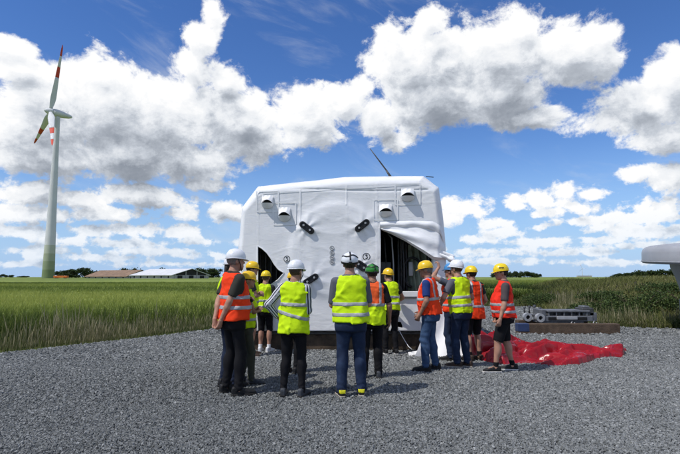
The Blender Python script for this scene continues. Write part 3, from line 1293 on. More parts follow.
def face_y(x, z):
    """depth of the film over the front (smaller = nearer the camera)"""
    P = np.stack([x, np.zeros_like(x), z], -1)
    r = np.hypot(x - CX, z - CZ)
    dome = -0.045 * (1 / (1 + np.exp((r - 0.98) / 0.06)))            # bolted ring under the film
    dome += -0.006 * np.exp(-((r - 0.95) / 0.06) ** 2)
    y = dome
    # creases pulled tight from the four lugs
    for (u, v, a) in ((307, 228, .7), (362, 226, -.7), (311, 279, -.6), (361, 266, .6)):
        hx, hz = xz(u, v)
        dx, dz = x - hx, z - hz
        rr = np.hypot(dx, dz)
        th = np.arctan2(dz, dx)
        y = y - 0.025 * np.exp(-(rr / 0.22) ** 2) - 0.012 * np.sin(th * 7 + a * 5) * np.exp(-rr / 0.32)
    # broad buckles and small wrinkles
    y = y + 0.012 * fbm(P, 1.3, 2, seed=61)
    rid = 1 - np.abs(fbm(P * np.array([1, 1, 1.6]), 3.1, 3, seed=62))
    y = y - 0.0045 * np.clip(rid, 0, 1) ** 9
    y = y + 0.0010 * fbm(P * np.array([2.0, 1, .7]), 9.0, 2, seed=63)
    # horizontal lashing line and vertical seams
    zs = xz(300, 190)[1]
    y = y + 0.012 * np.exp(-((z - zs + 0.02 * np.sin(x * 2)) / 0.018) ** 2)
    for u in (258, 300, 347, 377):
        y = y - 0.006 * np.exp(-((x - xz(u, 240)[0]) / 0.012) ** 2)
    return NY + y


nacelle = empty('wrapped_nacelle', (0.08, NY + 2.4, 0))
tag(nacelle, 'huge white film-wrapped wind turbine machine house resting on timber beams', 'machine house')
NOFF = np.array([0.08, NY + 2.4, 0])


def npart(name, V, F, m, smooth=True, parent=None):
    V = np.asarray(V, float) - NOFF
    me = new_mesh(name, V, np.asarray(F) if isinstance(F, np.ndarray) else F)
    return obj(name, me, m, parent or nacelle, smooth)


def shift(mb):
    mb.V = [tuple(np.asarray(v, float) - NOFF) for v in mb.V]
    return mb


HOLE_L = [(257.6, 246), (262, 248.5), (267, 253), (271, 258.5), (274.5, 264.5), (278.5, 269.5), (284, 273), (278, 280), (272, 284), (268, 288), (266, 296), (258, 297)]
HOLE_R = [(380.5, 228), (436, 228), (436, 292), (380.5, 292)]
HOLE_S = [(395, 321.5), (401, 322), (403, 328), (396, 326.5)]


def build_wrap():
    ns, nt = 176, 140
    face = dict(B=polyline([(241, 331), (300, 331), (440, 331)]),
                T=polyline([(262, 192), (345, 185), (418, 183)]),
                L=polyline([(241, 331), (242, 250), (245.5, 212), (262, 192)]),
                R=polyline([(440, 331), (439, 250), (435.5, 205), (433, 192), (418, 183)]))
    outl = dict(B=polyline([(237, 331.5), (300, 331.5), (447, 331.5)]),
                T=polyline([(258, 186), (345, 177), (424, 175.5)]),
                L=polyline([(237, 331.5), (238, 245), (242, 207), (258, 186)]),
                R=polyline([(447, 331.5), (446.5, 248), (442, 208), (439.5, 187), (424, 175.5)]))
    XZ = coons(face['B'], face['T'], face['L'], face['R'], ns, nt)
    OZ = coons(outl['B'], outl['T'], outl['L'], outl['R'], ns, nt)
    Y = face_y(XZ[:, 0], XZ[:, 1])
    V = np.stack([XZ[:, 0], Y, XZ[:, 1]], -1)
    i, j = np.meshgrid(np.arange(ns - 1), np.arange(nt - 1), indexing='ij')
    F = np.stack([i * nt + j, (i + 1) * nt + j, (i + 1) * nt + j + 1, i * nt + j + 1], -1).reshape(-1, 4)
    c = V[F].mean(1)
    for hole in (HOLE_L, HOLE_R, HOLE_S):
        poly = [xz(u, v) for u, v in hole]
        ins = inside(c[:, 0], c[:, 2], poly)
        rim = np.unique(F[ins])
        rest = np.unique(F[~ins])
        edge = np.intersect1d(rim, rest)
        F = F[~ins]
        c = c[~ins]
        # snap the rim onto the cut
        for e in edge:
            p = V[e, [0, 2]]
            best = None
            for k in range(len(poly)):
                a = np.array(poly[k])
                b = np.array(poly[(k + 1) % len(poly)])
                t = np.clip((p - a) @ (b - a) / ((b - a) @ (b - a)), 0, 1)
                q = a + t * (b - a)
                d = np.linalg.norm(p - q)
                if best is None or d < best[0]:
                    best = (d, q)
            V[e, 0], V[e, 2] = best[1]
    # skirt: rounded shoulder from the face out to the sides, then back
    loop = [k * nt for k in range(ns)] + [(ns - 1) * nt + k for k in range(1, nt)] + [k * nt + nt - 1 for k in range(ns - 2, -1, -1)] + [k for k in range(nt - 2, 0, -1)]
    loop = np.array(loop)
    inner = V[loop]
    outer2 = OZ[loop]
    rings = [loop]
    Vs = [V]
    base = len(V)
    nl = len(loop)
    steps = [(0.3, .02), (.62, .07), (.88, .16), (1.0, .30), (1.012, .7), (1.0, 1.6), (1.01, 2.6), (.99, 3.6), (1.0, 4.8)]
    cen = np.array([xz(342, 262)[0], xz(342, 262)[1]])
    for (f, dy) in steps:
        p2 = inner[:, [0, 2]] * (1 - min(f, 1)) + outer2 * min(f, 1)
        # the silhouette is met at dy ~ 0.3, so widen for its greater distance
        p2 = cen + (p2 - cen) * (f if f > 1 else 1)
        wid = 1 + 0.026 * min(1, dy / .3)
        q = np.stack([p2[:, 0] * wid, np.full(nl, NY + dy), 1.5 + (p2[:, 1] - 1.5) * wid], -1)
        q[:, 2] = np.maximum(q[:, 2], 0.34)
        wr = fbm(q, 2.5, 3, seed=66) * 0.012
        q[:, 0] += wr
        q[:, 2] += wr * (q[:, 2] > 1)
        Vs.append(q)
        rings.append(base + np.arange(nl))
        base += nl
    V = np.concatenate(Vs)
    FF = [F]
    for a, b in zip(rings[:-1], rings[1:]):
        k = np.arange(nl)
        k2 = (k + 1) % nl
        FF.append(np.stack([a[k], b[k], b[k2], a[k2]], -1))
    F = np.concatenate(FF)
    wrap = npart('wrap', V, F, M['wrap'])
    # back panel and floor pan close the hull
    mb = MB()
    last = V[rings[-1]]
    mb.add(list(last), [tuple(range(nl))])
    shift(mb).build('rear_panel', M['wrap'], nacelle)
    x0, x1 = -2.15, 2.2
    mb = MB().box((x0, NY + .06, .33), (x1, NY + 4.7, .37))
    shift(mb).build('floor_pan', M['dark_steel'], nacelle)
    return wrap


wrap = build_wrap()


def ribbon(name, pts, w, lift, m, parent, n=None):
    """strip of tape on the film along pixel points"""
    P = [xz(u, v) for u, v in pts]
    V = []
    for k, (x, z) in enumerate(P):
        a = P[max(k - 1, 0)]
        b = P[min(k + 1, len(P) - 1)]
        d = np.array([b[0] - a[0], b[1] - a[1]])
        d /= np.linalg.norm(d) + 1e-9
        nn = np.array([-d[1], d[0]]) * w / 2
        for s in (-1, 1):
            xx, zz = x + s * nn[0], z + s * nn[1]
            V.append((xx, float(face_y(np.array([xx]), np.array([zz]))[0]) - lift, zz))
    F = [(2 * k, 2 * k + 1, 2 * k + 3, 2 * k + 2) for k in range(len(P) - 1)]
    return npart(name, V, F, m, True, parent)


def lin_pts(a, b, n=14):
    return [(a[0] + (b[0] - a[0]) * i / n, a[1] + (b[1] - a[1]) * i / n) for i in range(n + 1)]


# torn rims: the film curls and shows its edge
for hole, nm in ((HOLE_L, 'torn_edge'),):
    pts = []
    for k in range(len(hole)):
        pts += lin_pts(hole[k], hole[(k + 1) % len(hole)], 4)[:-1]
    pts.append(pts[0])
    mb = MB()
    mb.tube([Vector((xz(u, v)[0], float(face_y(np.array([xz(u, v)[0]]), np.array([xz(u, v)[1]]))[0]) - .004, xz(u, v)[1])) for u, v in pts], .013, 6, caps=False)
    shift(mb).build(nm, M['tape'], nacelle, True)

# vent hoods: four scoops of film with a dark slot above a drooping lip
def vent_hood(u, v, w, h):
    """u, v: middle of the slot; w, h: size in photo pixels"""
    x0, z0 = xz(u, v)
    k = xz(u + 1, v)[0] - x0
    W = w * k / 2
    H = h * k
    fy = float(face_y(np.array([x0]), np.array([z0]))[0])
    root = None
    nx, nz = 17, 9
    # scoop: flat at the top, bulging out to an arched lip
    V = []
    for j in range(nz):
        t = j / (nz - 1)
        for i in range(nx):
            s = 2 * i / (nx - 1) - 1
            arch = 0.28 * H * (1 - s * s)
            z = z0 + H * 0.62 * (1 - t) + (arch - .06 * H) * t
            x = x0 + s * W * (0.86 + .14 * t)
            out = 0.15 * math.sqrt(max(0, 1 - abs(s) ** 2.6)) * (t ** 1.25) + .012
            V.append((x, fy - out - .01 + .008 * math.sin(9 * s + 3 * t), z))
    F = [(j * nx + i, j * nx + i + 1, (j + 1) * nx + i + 1, (j + 1) * nx + i) for j in range(nz - 1) for i in range(nx - 1)]
    hood = npart('vent_hood', V, F, M['wrap'], True)
    # slot: dark plate painted in place of the shaded gap under the hood
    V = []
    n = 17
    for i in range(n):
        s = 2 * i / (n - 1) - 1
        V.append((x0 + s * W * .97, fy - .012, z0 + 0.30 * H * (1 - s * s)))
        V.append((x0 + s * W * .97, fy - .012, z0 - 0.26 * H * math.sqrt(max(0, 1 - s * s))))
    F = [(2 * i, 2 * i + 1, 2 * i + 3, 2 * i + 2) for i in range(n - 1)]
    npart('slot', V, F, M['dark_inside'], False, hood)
    # lower lip: half bowl
    V = []
    nz = 6
    for j in range(nz):
        t = j / (nz - 1)
        for i in range(n):
            s = 2 * i / (n - 1) - 1
            e = math.sqrt(max(0, 1 - s * s))
            z = z0 - .01 * H - t * 0.40 * H * e
            out = .02 + 0.13 * e * (1 - t) ** .7
            V.append((x0 + s * W, fy - out, z))
    F = [(j * n + i, j * n + i + 1, (j + 1) * n + i + 1, (j + 1) * n + i) for j in range(nz - 1) for i in range(n - 1)]
    npart('lip', V, F, M['wrap'], True, hood)
    # taped square round the scoop
    a, b, c, d = u - w * .86, u + w * .86, v - h * .95, v + h * .62
    for p, q in (((a, c), (b, c - .4)), ((b, c - .4), (b, d - .3)), ((b, d - .3), (a, d)), ((a, d), (a, c))):
        ribbon('tape_strip', lin_pts(p, q), .028, .012, M['tape'], hood)


vent_hood(267.5, 203.5, 12.5, 13)
vent_hood(284.5, 216, 13, 14)
vent_hood(385.5, 212, 14, 13)
vent_hood(407.5, 196.5, 14.5, 13)


# lifting lugs: black oblong pads poking through the film
def lug(u, v, ang, L=17, Wd=6.4):
    x0, z0 = xz(u, v)
    k = xz(u + 1, v)[0] - x0
    a, b = L * k / 2, Wd * k / 2
    fy = float(face_y(np.array([x0]), np.array([z0]))[0])
    n = 12
    outline = []
    for i in range(n + 1):
        t = -math.pi / 2 + math.pi * i / n
        outline.append((a - b + b * math.cos(t), b * math.sin(t)))
    for i in range(n + 1):
        t = math.pi / 2 + math.pi * i / n
        outline.append((-a + b + b * math.cos(t), b * math.sin(t)))
    ca, sa = math.cos(ang), math.sin(ang)
    rings = [(1.0, -.03), (1.0, .035), (.93, .048), (.62, .050), (.55, .038)]
    V = []
    for (f, o) in rings:
        for (p, q) in outline:
            pp = (p * f if f > .9 else math.copysign(max(abs(p) - b * (1 - f), 0), p))
            qq = q * f
            V.append((x0 + pp * ca - qq * sa, fy - o, z0 + pp * sa + qq * ca))
    m = len(outline)
    F = []
    for r in range(len(rings) - 1):
        for i in range(m):
            j = (i + 1) % m
            F.append((r * m + i, r * m + j, (r + 1) * m + j, (r + 1) * m + i))
    F.append(tuple(range((len(rings) - 1) * m, len(rings) * m)))
    o = npart('lifting_lug', V, F, M['black_rubber'], False)
    auto_smooth(o, 40)
    for s in (-.42, .42):
        mb = MB()
        px_, pz_ = x0 + s * a * 1.1 * ca, z0 + s * a * 1.1 * sa
        mb.tube([(px_, fy - .03, pz_), (px_, fy - .060, pz_)], .022, 10)
        shift(mb).build('bolt', M['grey_pipe'], o)


ribbon('tape_strip', lin_pts((263, 193.5), (417, 184.5), 40), .03, .006, M['tape'], wrap)
ribbon('tape_strip', lin_pts((300, 190), (300, 222), 16), .03, .006, M['tape'], wrap)
ribbon('tape_strip', lin_pts((346, 187), (346, 205), 16), .03, .006, M['tape'], wrap)
lug(307, 228, -0.66)
lug(362, 226, 0.66)
lug(311, 279.5, 0.55)
lug(361, 266, -0.6, 14, 8)


# printed transport symbols
def pictogram(u, v, d, kind, parent=nacelle):
    x0, z0 = xz(u, v)
    k = xz(u + 1, v)[0] - x0
    r = d * k / 2
    fy = float(face_y(np.array([x0]), np.array([z0]))[0]) - .012

    def disc(rad, n=28):
        return [(x0 + rad * math.cos(2 * math.pi * i / n), fy, z0 + rad * math.sin(2 * math.pi * i / n)) for i in range(n)]
    V = disc(r)
    st = npart('pictogram', V, [tuple(range(len(V)))[::-1]], M['sticker'], False, parent)
    n = 28
    V = [(x, fy - .003, z) for (x, y, z) in disc(r)] + [(x, fy - .003, z) for (x, y, z) in disc(r * .82)]
    F = [(i, (i + 1) % n, n + (i + 1) % n, n + i) for i in range(n)]
    npart('ring', V, F, M['ink'], False, st)
    # symbol: strokes
    strokes = {
        'hook': [((-.05, .62), (-.05, .15)), ((-.35, .45), (.3, .45)), ((-.05, .15), (.28, -.05)), ((.28, -.05), (.18, -.45)), ((.18, -.45), (-.25, -.48))],
        'hand': [((-.3, -.5), (-.1, .35)), ((-.1, .35), (.35, .4)), ((.05, -.5), (.3, -.1)), ((-.35, .1), (.1, -.1))],
        'shoe': [((-.45, -.2), (.45, -.2)), ((-.4, .1), (-.1, .4)), ((-.1, .4), (.4, -.05))],
        'helmet': [((-.45, -.1), (.45, -.1)), ((-.35, .0), (0, .42)), ((0, .42), (.35, 0)), ((-.1, -.4), (.1, -.4))],
        'bar': [((-.4, .4), (.4, -.4)), ((-.3, -.3), (.1, .3))],
    }[kind]
    V = []
    F = []
    for (p, q) in strokes:
        p, q = np.array(p), np.array(q)
        dd = (q - p) / np.linalg.norm(q - p)
        nn = np.array([-dd[1], dd[0]]) * .10
        b = len(V)
        for c in (p - nn, q - nn, q + nn, p + nn):
            V.append((x0 + c[0] * r, fy - .004, z0 + c[1] * r))
        F.append((b, b + 1, b + 2, b + 3))
    npart('symbol', V, F, M['ink'], False, st)


pictogram(287, 259, 6.6, 'hook')
pictogram(366.3, 256.8, 7.6, 'hook')
for i, kd in enumerate(('bar', 'hand', 'shoe', 'helmet')):
    pictogram(332, 248.4 + i * 4.6, 4.4, kd)


# ---- opening on the right: frame, room behind, peeled film
def pbox(name, u0, v0, u1, v1, y0, y1, m, parent=nacelle, bev=.01):
    a, b = xz(u0, v1, y0), xz(u1, v0, y0)
    mb = MB().box((a[0], y0, a[1]), (b[0], y1, b[1]), bev)
    return shift(mb).build(name, m, parent)


frame = pbox('door_frame', 376.2, 227, 380.2, 331, NY - .035, NY + .12, M['tape'])
pbox('sill', 380.4, 291.5, 436, 297, NY - .045, NY + .12, M['tape'], frame)
pbox('sill_groove', 381, 297.4, 435.8, 298.4, NY - .02, NY + .1, M['grey_pipe'], frame)
pbox('corner_post', 434.8, 256, 446.2, 331, NY - .02, NY + .22, M['wrap'], nacelle, .03)

# room
x0, zf = xz(376, 293)
x1, zt = xz(441, 224)
mb = MB()
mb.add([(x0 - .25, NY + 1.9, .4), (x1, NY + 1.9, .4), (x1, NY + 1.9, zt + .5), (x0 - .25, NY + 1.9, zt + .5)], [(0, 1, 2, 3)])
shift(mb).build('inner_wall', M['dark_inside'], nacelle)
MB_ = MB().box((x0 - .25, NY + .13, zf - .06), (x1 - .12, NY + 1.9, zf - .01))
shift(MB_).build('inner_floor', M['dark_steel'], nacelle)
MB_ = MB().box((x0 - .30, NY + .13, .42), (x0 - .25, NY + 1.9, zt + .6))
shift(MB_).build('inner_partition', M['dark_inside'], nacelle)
# ribbed housing, pipes, cable runs, draped sheet
for k in range(7):
    u = 398.5 + k * 2.6
    a = xz(u, 292, NY + .75)
    b = xz(u, 236, NY + .75)
    mb = MB().box((a[0] - .02, NY + .66, zf), (a[0] + .02, NY + .78, b[1] + .3), .008)
    shift(mb).build('rib', M['dark_steel'], nacelle)
for (u, y, r_, m) in ((393.3, .35, .016, 'grey_pipe'), (386, .5, .012, 'dark_steel'), (404, .5, .02, 'dark_steel'), (429, .55, .03, 'dark_steel'), (421, .9, .045, 'dark_steel')):
    a = xz(u, 292, NY + y)
    b = xz(u, 238, NY + y)
    mb = MB().tube([(a[0], NY + y, zf), (a[0] + .01, NY + y, (zf + b[1]) / 2), (a[0] - .02, NY + y, b[1]), (a[0] - .10, NY + y + .1, b[1] + .10)], r_, 10)
    shift(mb).build('pipe', M[m], nacelle, True)
mb = MB()
a = xz(413, 270, NY + .45)
mb.tube([Vector((a[0] + .20 * math.cos(t), NY + .45 + .1 * math.sin(t * .5), a[1] - .05 + .32 * math.sin(t))) for t in np.linspace(0, 4.6, 20)], .028, 8)
shift(mb).build('hose', M['black_rubber'], nacelle, True)
nx, nz = 30, 30
V = []
for j in range(nz):
    t = j / (nz - 1)
    for i in range(nx):
        s = i / (nx - 1)
        uu = 408 + s * (27 - 7 * t)
        p = xz(uu, 291 - t * 46, NY + .62)
        V.append((p[0], NY + .62 + .05 * math.sin(s * 19 + 3 * t) + .03 * math.sin(s * 41 + t * 5) - .18 * (1 - t) * math.sin(s * 3), p[1]))
F = [(j * nx + i, j * nx + i + 1, (j + 1) * nx + i + 1, (j + 1) * nx + i) for j in range(nz - 1) for i in range(nx - 1)]
npart('hanging_sheet', V, F, M['green_sheet'])
pbox('cabinet', 381, 262, 391, 292, NY + .5, NY + .9, M['dark_steel'])
pbox('gauge_panel', 409, 262, 413, 276, NY + .5, NY + .56, M['grey_pipe'])
# behind the tear on the left
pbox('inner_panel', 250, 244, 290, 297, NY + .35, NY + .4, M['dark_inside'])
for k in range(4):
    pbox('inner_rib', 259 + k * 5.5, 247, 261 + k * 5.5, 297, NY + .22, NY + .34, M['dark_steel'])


def patch(name, top, bot, ny_fun, ns=46, nt=22, m=None, parent=nacelle, side=None):
    tf = polyline(top)
    bf = polyline(bot)
    V = []
    for j in range(nt):
        t = j / (nt - 1)
        for i in range(ns):
            s = i / (ns - 1)
            a = tf(np.array([s]))[0]
            b = bf(np.array([s]))[0]
            p = a * (1 - t) + b * t
            V.append((p[0], ny_fun(s, t), p[1]))
    V = np.array(V)
    wr = fbm(V, 6.0, 3, seed=71) * .012 + np.clip(1 - np.abs(fbm(V * np.array([1, 1, 2.0]), 4.0, 2, seed=72)), 0, 1) ** 4 * -.02
    tt = np.repeat(np.linspace(0, 1, nt), ns)
    V[:, 1] += wr * (.3 + .7 * tt)
    F = [(j * ns + i, j * ns + i + 1, (j + 1) * ns + i + 1, (j + 1) * ns + i) for j in range(nt - 1) for i in range(ns - 1)]
    return npart(name, V, F, m or M['wrap'], True, parent)


# the film peeled from the opening: hangs from its top edge, swept across to the corner
flap = patch('peeled_flap', [(379, 226), (400, 225.5), (425, 227), (438, 232), (445.5, 243)],
             [(381.2, 229.5), (392, 233.5), (405, 240), (418, 248), (432, 257), (446.5, 259)],
             lambda s, t: NY - .03 - .20 * math.sin(min(1, s * 1.15) * math.pi * .75) * t * (1.15 - .4 * t) - .03 * math.sin(t * 9 + s * 5) * t + .18 * max(0, s - .86) / .14)
patch('flap_hem', [(381.2, 229.5), (392, 233.5), (405, 240), (418, 248), (432, 257), (446.5, 259)],
      [(382, 230), (392, 234.6), (405, 241.5), (418, 250), (431, 259), (446.5, 263)],
      lambda s, t: NY - .03 - .20 * math.sin(min(1, s * 1.15) * math.pi * .75) * .75 - .03 * math.sin(9 + s * 5) * (1 - t) + .10 * t + .18 * max(0, s - .86) / .14, 46, 6, M['wrap'], flap)
patch('flap_valance', [(380, 222), (410, 221), (432, 221.5), (441, 226), (446, 236)],
      [(379.5, 228), (410, 227), (428, 228.5), (440, 234), (446.6, 247)],
      lambda s, t: NY - .045 - .035 * math.sin(t * math.pi) - .02 * math.sin(s * 23) * t + .25 * max(0, s - .8) / .2, 46, 10, M['wrap'], flap)
# gathered corner of film
def bundle():
    c = at(445.5, 257, NY - .02)
    def f(P):
        q = P - np.array([c.x, c.y, c.z], dtype=np.float32)
        d = rc(q, (-.22, -.04, .06), (.13, -.06, -.06), .05, .075)
        d = smin(d, rc(q, (-.1, .0, .1), (.14, -.02, .02), .05, .05), .05)
        d = smin(d, ell(q, (.10, -.08, -.06), (.09, .08, .07)), .05)
        return d + .010 * np.sin(q[:, 0] * 30 + q[:, 2] * 55 + 2 * np.sin(q[:, 1] * 20)) + .02
    V, F = surface_nets(f, (c.x - .4, c.y - .25, c.z - .25), (c.x + .35, c.y + .2, c.z + .3), .014)
    npart('gathered_film', V, F, M['wrap'], True, flap)


bundle()
# loose sheet from the corner down to the ground
patch('loose_sheet', [(441, 296), (443.5, 297), (447, 300)], [(409, 350.5), (424, 352), (442, 353.5), (460, 351)],
      lambda s, t: NY - .06 - .66 * t ** 1.5 * (1 - .15 * s) + .05 * math.sin(s * 9 + t * 6) * t, 40, 34)
patch('sheet_corner', [(405.5, 349.5), (413, 348.5), (421, 345.5), (431, 336)], [(405, 351), (412, 352.5), (422, 352.8), (432, 352)],
      lambda s, t: NY - .36 - .22 * t, 24, 10)
mb = MB()
pp = [at(397.5, 327, NY - .05), at(401, 334, NY - .15), at(405, 341, NY - .28), at(408.5, 346.5, NY - .42), at(412, 349.5, NY - .46)]
mb.tube(pp, .007, 8)
shift(mb).build('rope', M['tape'], nacelle, True)
# rod on the roof
mb = MB()
p0, p1 = at(391, 176.5, NY + .6), at(370, 148.5, NY + .6)
mb.tube([p0, p0.lerp(p1, .5), p1], [.018, .016, .009], 8)
shift(mb).build('aerial', M['dark_steel'], nacelle, True)
mb = MB()
mb.tube([p0 + Vector((.02, 0, -.08)), p0.lerp(p1, .22)], .022, 8)
shift(mb).build('aerial_foot', M['dark_steel'], nacelle, True)
mb = MB()
p0, p1 = at(426, 176.5, NY + .5), at(433.5, 177.2, NY + .5)
mb.tube([p0, p1], .010, 6)
shift(mb).build('cable_stub', M['black_rubber'], nacelle)

# timber under the machine house
for (xa, xb, y0, y1, nm) in ((-2.05, 0.1, NY + .10, NY + .42, 0), (0.13, 2.15, NY + .12, NY + .44, 1)):
    b = MB().box((xa, y0, .0), (xb, y1, .33), .015).build('support_timber', M['old_timber'])
    tag(b, ['long dark timber beam under the machine house, below the torn hole', 'long dark timber beam under the machine house, below the open hatch'][nm], 'beam', 'timber under the machine house')
b = MB().box((-2.05, NY + 3.6, .0), (2.1, NY + 3.95, .33), .015).build('support_timber', M['old_timber'])
tag(b, 'dark timber beam under the far end of the machine house', 'beam', 'timber under the machine house')

# ------------------------------------------------------------------ people
def fabric(name, base, rough=.85, var=.10, bump=.25, bscale=160, scale=7, spec=.15, wear=None, bdist=.004):
    return mat(name, base, rough, var, scale, bump=bump, bscale=bscale, spec=spec, bdist=bdist, wear=wear)


M['skin'] = mat('skin', (0.36, 0.185, 0.125), .55, .14, 9, spec=.35, tint=(0.42, 0.23, 0.16))
M['skin_tan'] = mat('skin_tan', (0.29, 0.15, 0.098), .55, .14, 9, spec=.35)
M['lime'] = fabric('lime_vest', (0.56, 0.80, 0.010), .75, bump=.28, bscale=13, bdist=.02)
M['orange'] = fabric('orange_vest', (0.86, 0.055, 0.012), .75, bump=.28, bscale=13, bdist=.02)
M['redorange'] = fabric('red_orange_vest', (0.80, 0.035, 0.018), .75, bump=.28, bscale=13, bdist=.02)
M['softorange'] = fabric('soft_orange_vest', (0.83, 0.12, 0.03), .75, bump=.28, bscale=13, bdist=.02)
M['reflect'] = fabric('reflective_tape', (0.33, 0.34, 0.36), .4, .12, .05, spec=.4)
M['black_cloth'] = fabric('black_cloth', (0.010, 0.010, 0.012))
M['charcoal'] = fabric('charcoal_cloth', (0.030, 0.031, 0.033))
M['navy'] = fabric('navy_denim', (0.014, 0.020, 0.040), wear=((0.030, 0.045, 0.085), 5, .52))
M['denim'] = fabric('blue_denim', (0.040, 0.075, 0.150), wear=((0.10, 0.16, 0.27), 5, .52))
M['denim_dark'] = fabric('dark_denim', (0.017, 0.028, 0.060), wear=((0.035, 0.06, 0.12), 5, .52))
M['olive'] = fabric('olive_cloth', (0.060, 0.064, 0.048))
M['darkolive'] = fabric('dark_olive_shirt', (0.038, 0.037, 0.031))
M['grey_shirt'] = fabric('grey_shirt', (0.105, 0.112, 0.135))
M['slate'] = fabric('slate_shirt', (0.085, 0.095, 0.125))
M['taupe'] = fabric('taupe_shirt', (0.085, 0.070, 0.072))
M['blue_shirt'] = fabric('blue_shirt', (0.020, 0.045, 0.17))
M['plastic_white'] = mat('white_plastic', (0.72, 0.74, 0.77), .3, .04, 10, spec=.5)
M['plastic_yellow'] = mat('yellow_plastic', (0.78, 0.50, 0.012), .3, .05, 10, spec=.5)
M['plastic_lemon'] = mat('lemon_plastic', (0.80, 0.58, 0.015), .3, .05, 10, spec=.5)
M['plastic_green'] = mat('green_plastic', (0.025, 0.20, 0.022), .3, .05, 10, spec=.5)
M['plastic_blue'] = mat('blue_plastic', (0.06, 0.24, 0.52), .3, .05, 10, spec=.5)
M['hair_dark'] = mat('dark_hair', (0.014, 0.010, 0.008), .5, .4, 60, bump=.6, bscale=120, spec=.4)
M['hair_brown'] = mat('brown_hair', (0.055, 0.033, 0.020), .5, .4, 60, bump=.6, bscale=120, spec=.4)
M['hair_grey'] = mat('grey_hair', (0.17, 0.155, 0.14), .55, .3, 60, bump=.6, bscale=120, spec=.4)
M['eye'] = mat('eye_white', (0.6, 0.58, 0.55), .2, .02, 10, spec=.5)
M['shoe_black'] = mat('black_shoe', (0.012, 0.012, 0.013), .6, .3, 20, spec=.3)
M['shoe_brown'] = mat('brown_shoe', (0.045, 0.028, 0.020), .6, .3, 20, spec=.3)
M['shoe_white'] = mat('white_shoe', (0.66, 0.67, 0.69), .5, .06, 20, spec=.3)
M['shoe_grey'] = mat('grey_shoe', (0.045, 0.05, 0.06), .6, .3, 20, spec=.3)
M['sole_white'] = mat('white_sole', (0.55, 0.54, 0.52), .7, .12, 20)
M['sole_dark'] = mat('dark_sole', (0.020, 0.019, 0.018), .8, .3, 20)
M['sole_tan'] = mat('tan_sole', (0.33, 0.30, 0.26), .8, .12, 20)
M['lamp_yellow'] = mat('yellow_patch', (0.65, 0.62, 0.02), .5, .05, 20)


def stripes_material():
    m = bpy.data.materials.new('striped_shirt')
    m.use_nodes = True
    nt = m.node_tree
    b = nt.nodes['Principled BSDF']
    b.inputs['Roughness'].default_value = .85
    a = nt.nodes.new('ShaderNodeAttribute')
    a.attribute_name = 'tint'
    w = nt.nodes.new('ShaderNodeMath')
    w.operation = 'SINE'
    mu = nt.nodes.new('ShaderNodeMath')
    mu.operation = 'MULTIPLY'
    mu.inputs[1].default_value = 6.0
    nt.links.new(a.outputs['Fac'], mu.inputs[0])
    nt.links.new(mu.outputs[0], w.inputs[0])
    r = nt.nodes.new('ShaderNodeValToRGB')
    r.color_ramp.elements[0].position = .40
    r.color_ramp.elements[0].color = (0.02, 0.025, 0.05, 1)
    r.color_ramp.elements[1].position = .52
    r.color_ramp.elements[1].color = (0.62, 0.63, 0.66, 1)
    ad = nt.nodes.new('ShaderNodeMath')
    ad.operation = 'MULTIPLY_ADD'
    ad.inputs[1].default_value = .5
    ad.inputs[2].default_value = .5
    nt.links.new(w.outputs[0], ad.inputs[0])
    nt.links.new(ad.outputs[0], r.inputs[0])
    nt.links.new(r.outputs[0], b.inputs['Base Color'])
    return m


M['striped'] = stripes_material()


def rotx(a):
    c, s = math.cos(a), math.sin(a)
    return np.array([[1, 0, 0], [0, c, -s], [0, s, c]])


def rotz(a):
    c, s = math.cos(a), math.sin(a)
    return np.array([[c, -s, 0], [s, c, 0], [0, 0, 1]])


def ik(a, b, l1, l2, pole):
    a = np.asarray(a, float)
    b = np.asarray(b, float)
    d = b - a
    L = np.linalg.norm(d)
    if L > (l1 + l2) * .995:
        b = a + d / L * (l1 + l2) * .995
        d = b - a
        L = np.linalg.norm(d)
    u = d / L
    x = (l1 * l1 - l2 * l2 + L * L) / (2 * L)
    h = math.sqrt(max(l1 * l1 - x * x, 0))
    p = np.asarray(pole, float)
    p = p - u * (p @ u)
    p /= np.linalg.norm(p) + 1e-9
    return a + u * x + p * h, b


PROF = np.array([  # z, half width, half depth, centre y
    (0.78, .165, .115, -.005), (0.88, .172, .125, -.012), (0.97, .160, .116, -.006), (1.06, .148, .108, .004), (1.16, .152, .112, .010),
    (1.28, .166, .120, .008), (1.36, .176, .112, .000), (1.42, .168, .088, -.010), (1.465, .120, .068, -.014), (1.50, .072, .060, -.012), (1.54, .058, .056, -.006)])


def torso_sdf(Q, off, belly=0.0, boxy=0.0, wide=1.0, ztop=1.52, zbot=.78):
    z = Q[:, 2]
    a = np.interp(z, PROF[:, 0], PROF[:, 1]) * wide
    b = np.interp(z, PROF[:, 0], PROF[:, 2])
    cy = np.interp(z, PROF[:, 0], PROF[:, 3])
    if belly:
        g = np.exp(-((z - 1.08) / .14) ** 2) * belly
        a = a + .5 * g
        b = b + .6 * g
        cy = cy + .5 * g
    if boxy:
        # loose cloth falls straight from the chest
        low = np.clip((1.30 - z) / .1, 0, 1) * boxy
        fl = .172 * wide + .5 * belly + .012 * np.clip((1.2 - z) / .35, 0, 1.3)
        a = a * (1 - low) + np.maximum(a, fl) * low
        fb = .123 + .6 * belly + .018 * np.clip((1.2 - z) / .35, 0, 1.3)
        b = b * (1 - low) + np.maximum(b, fb) * low
    a = a + off
    b = b + off
    n = 2.35
    k = ((np.abs(Q[:, 0]) / a) ** n + (np.abs(Q[:, 1] - cy) / b) ** n) ** (1 / n)
    d = (k - 1) * np.minimum(a, b) * .92
    return np.maximum(np.maximum(d, z - ztop), zbot - z)


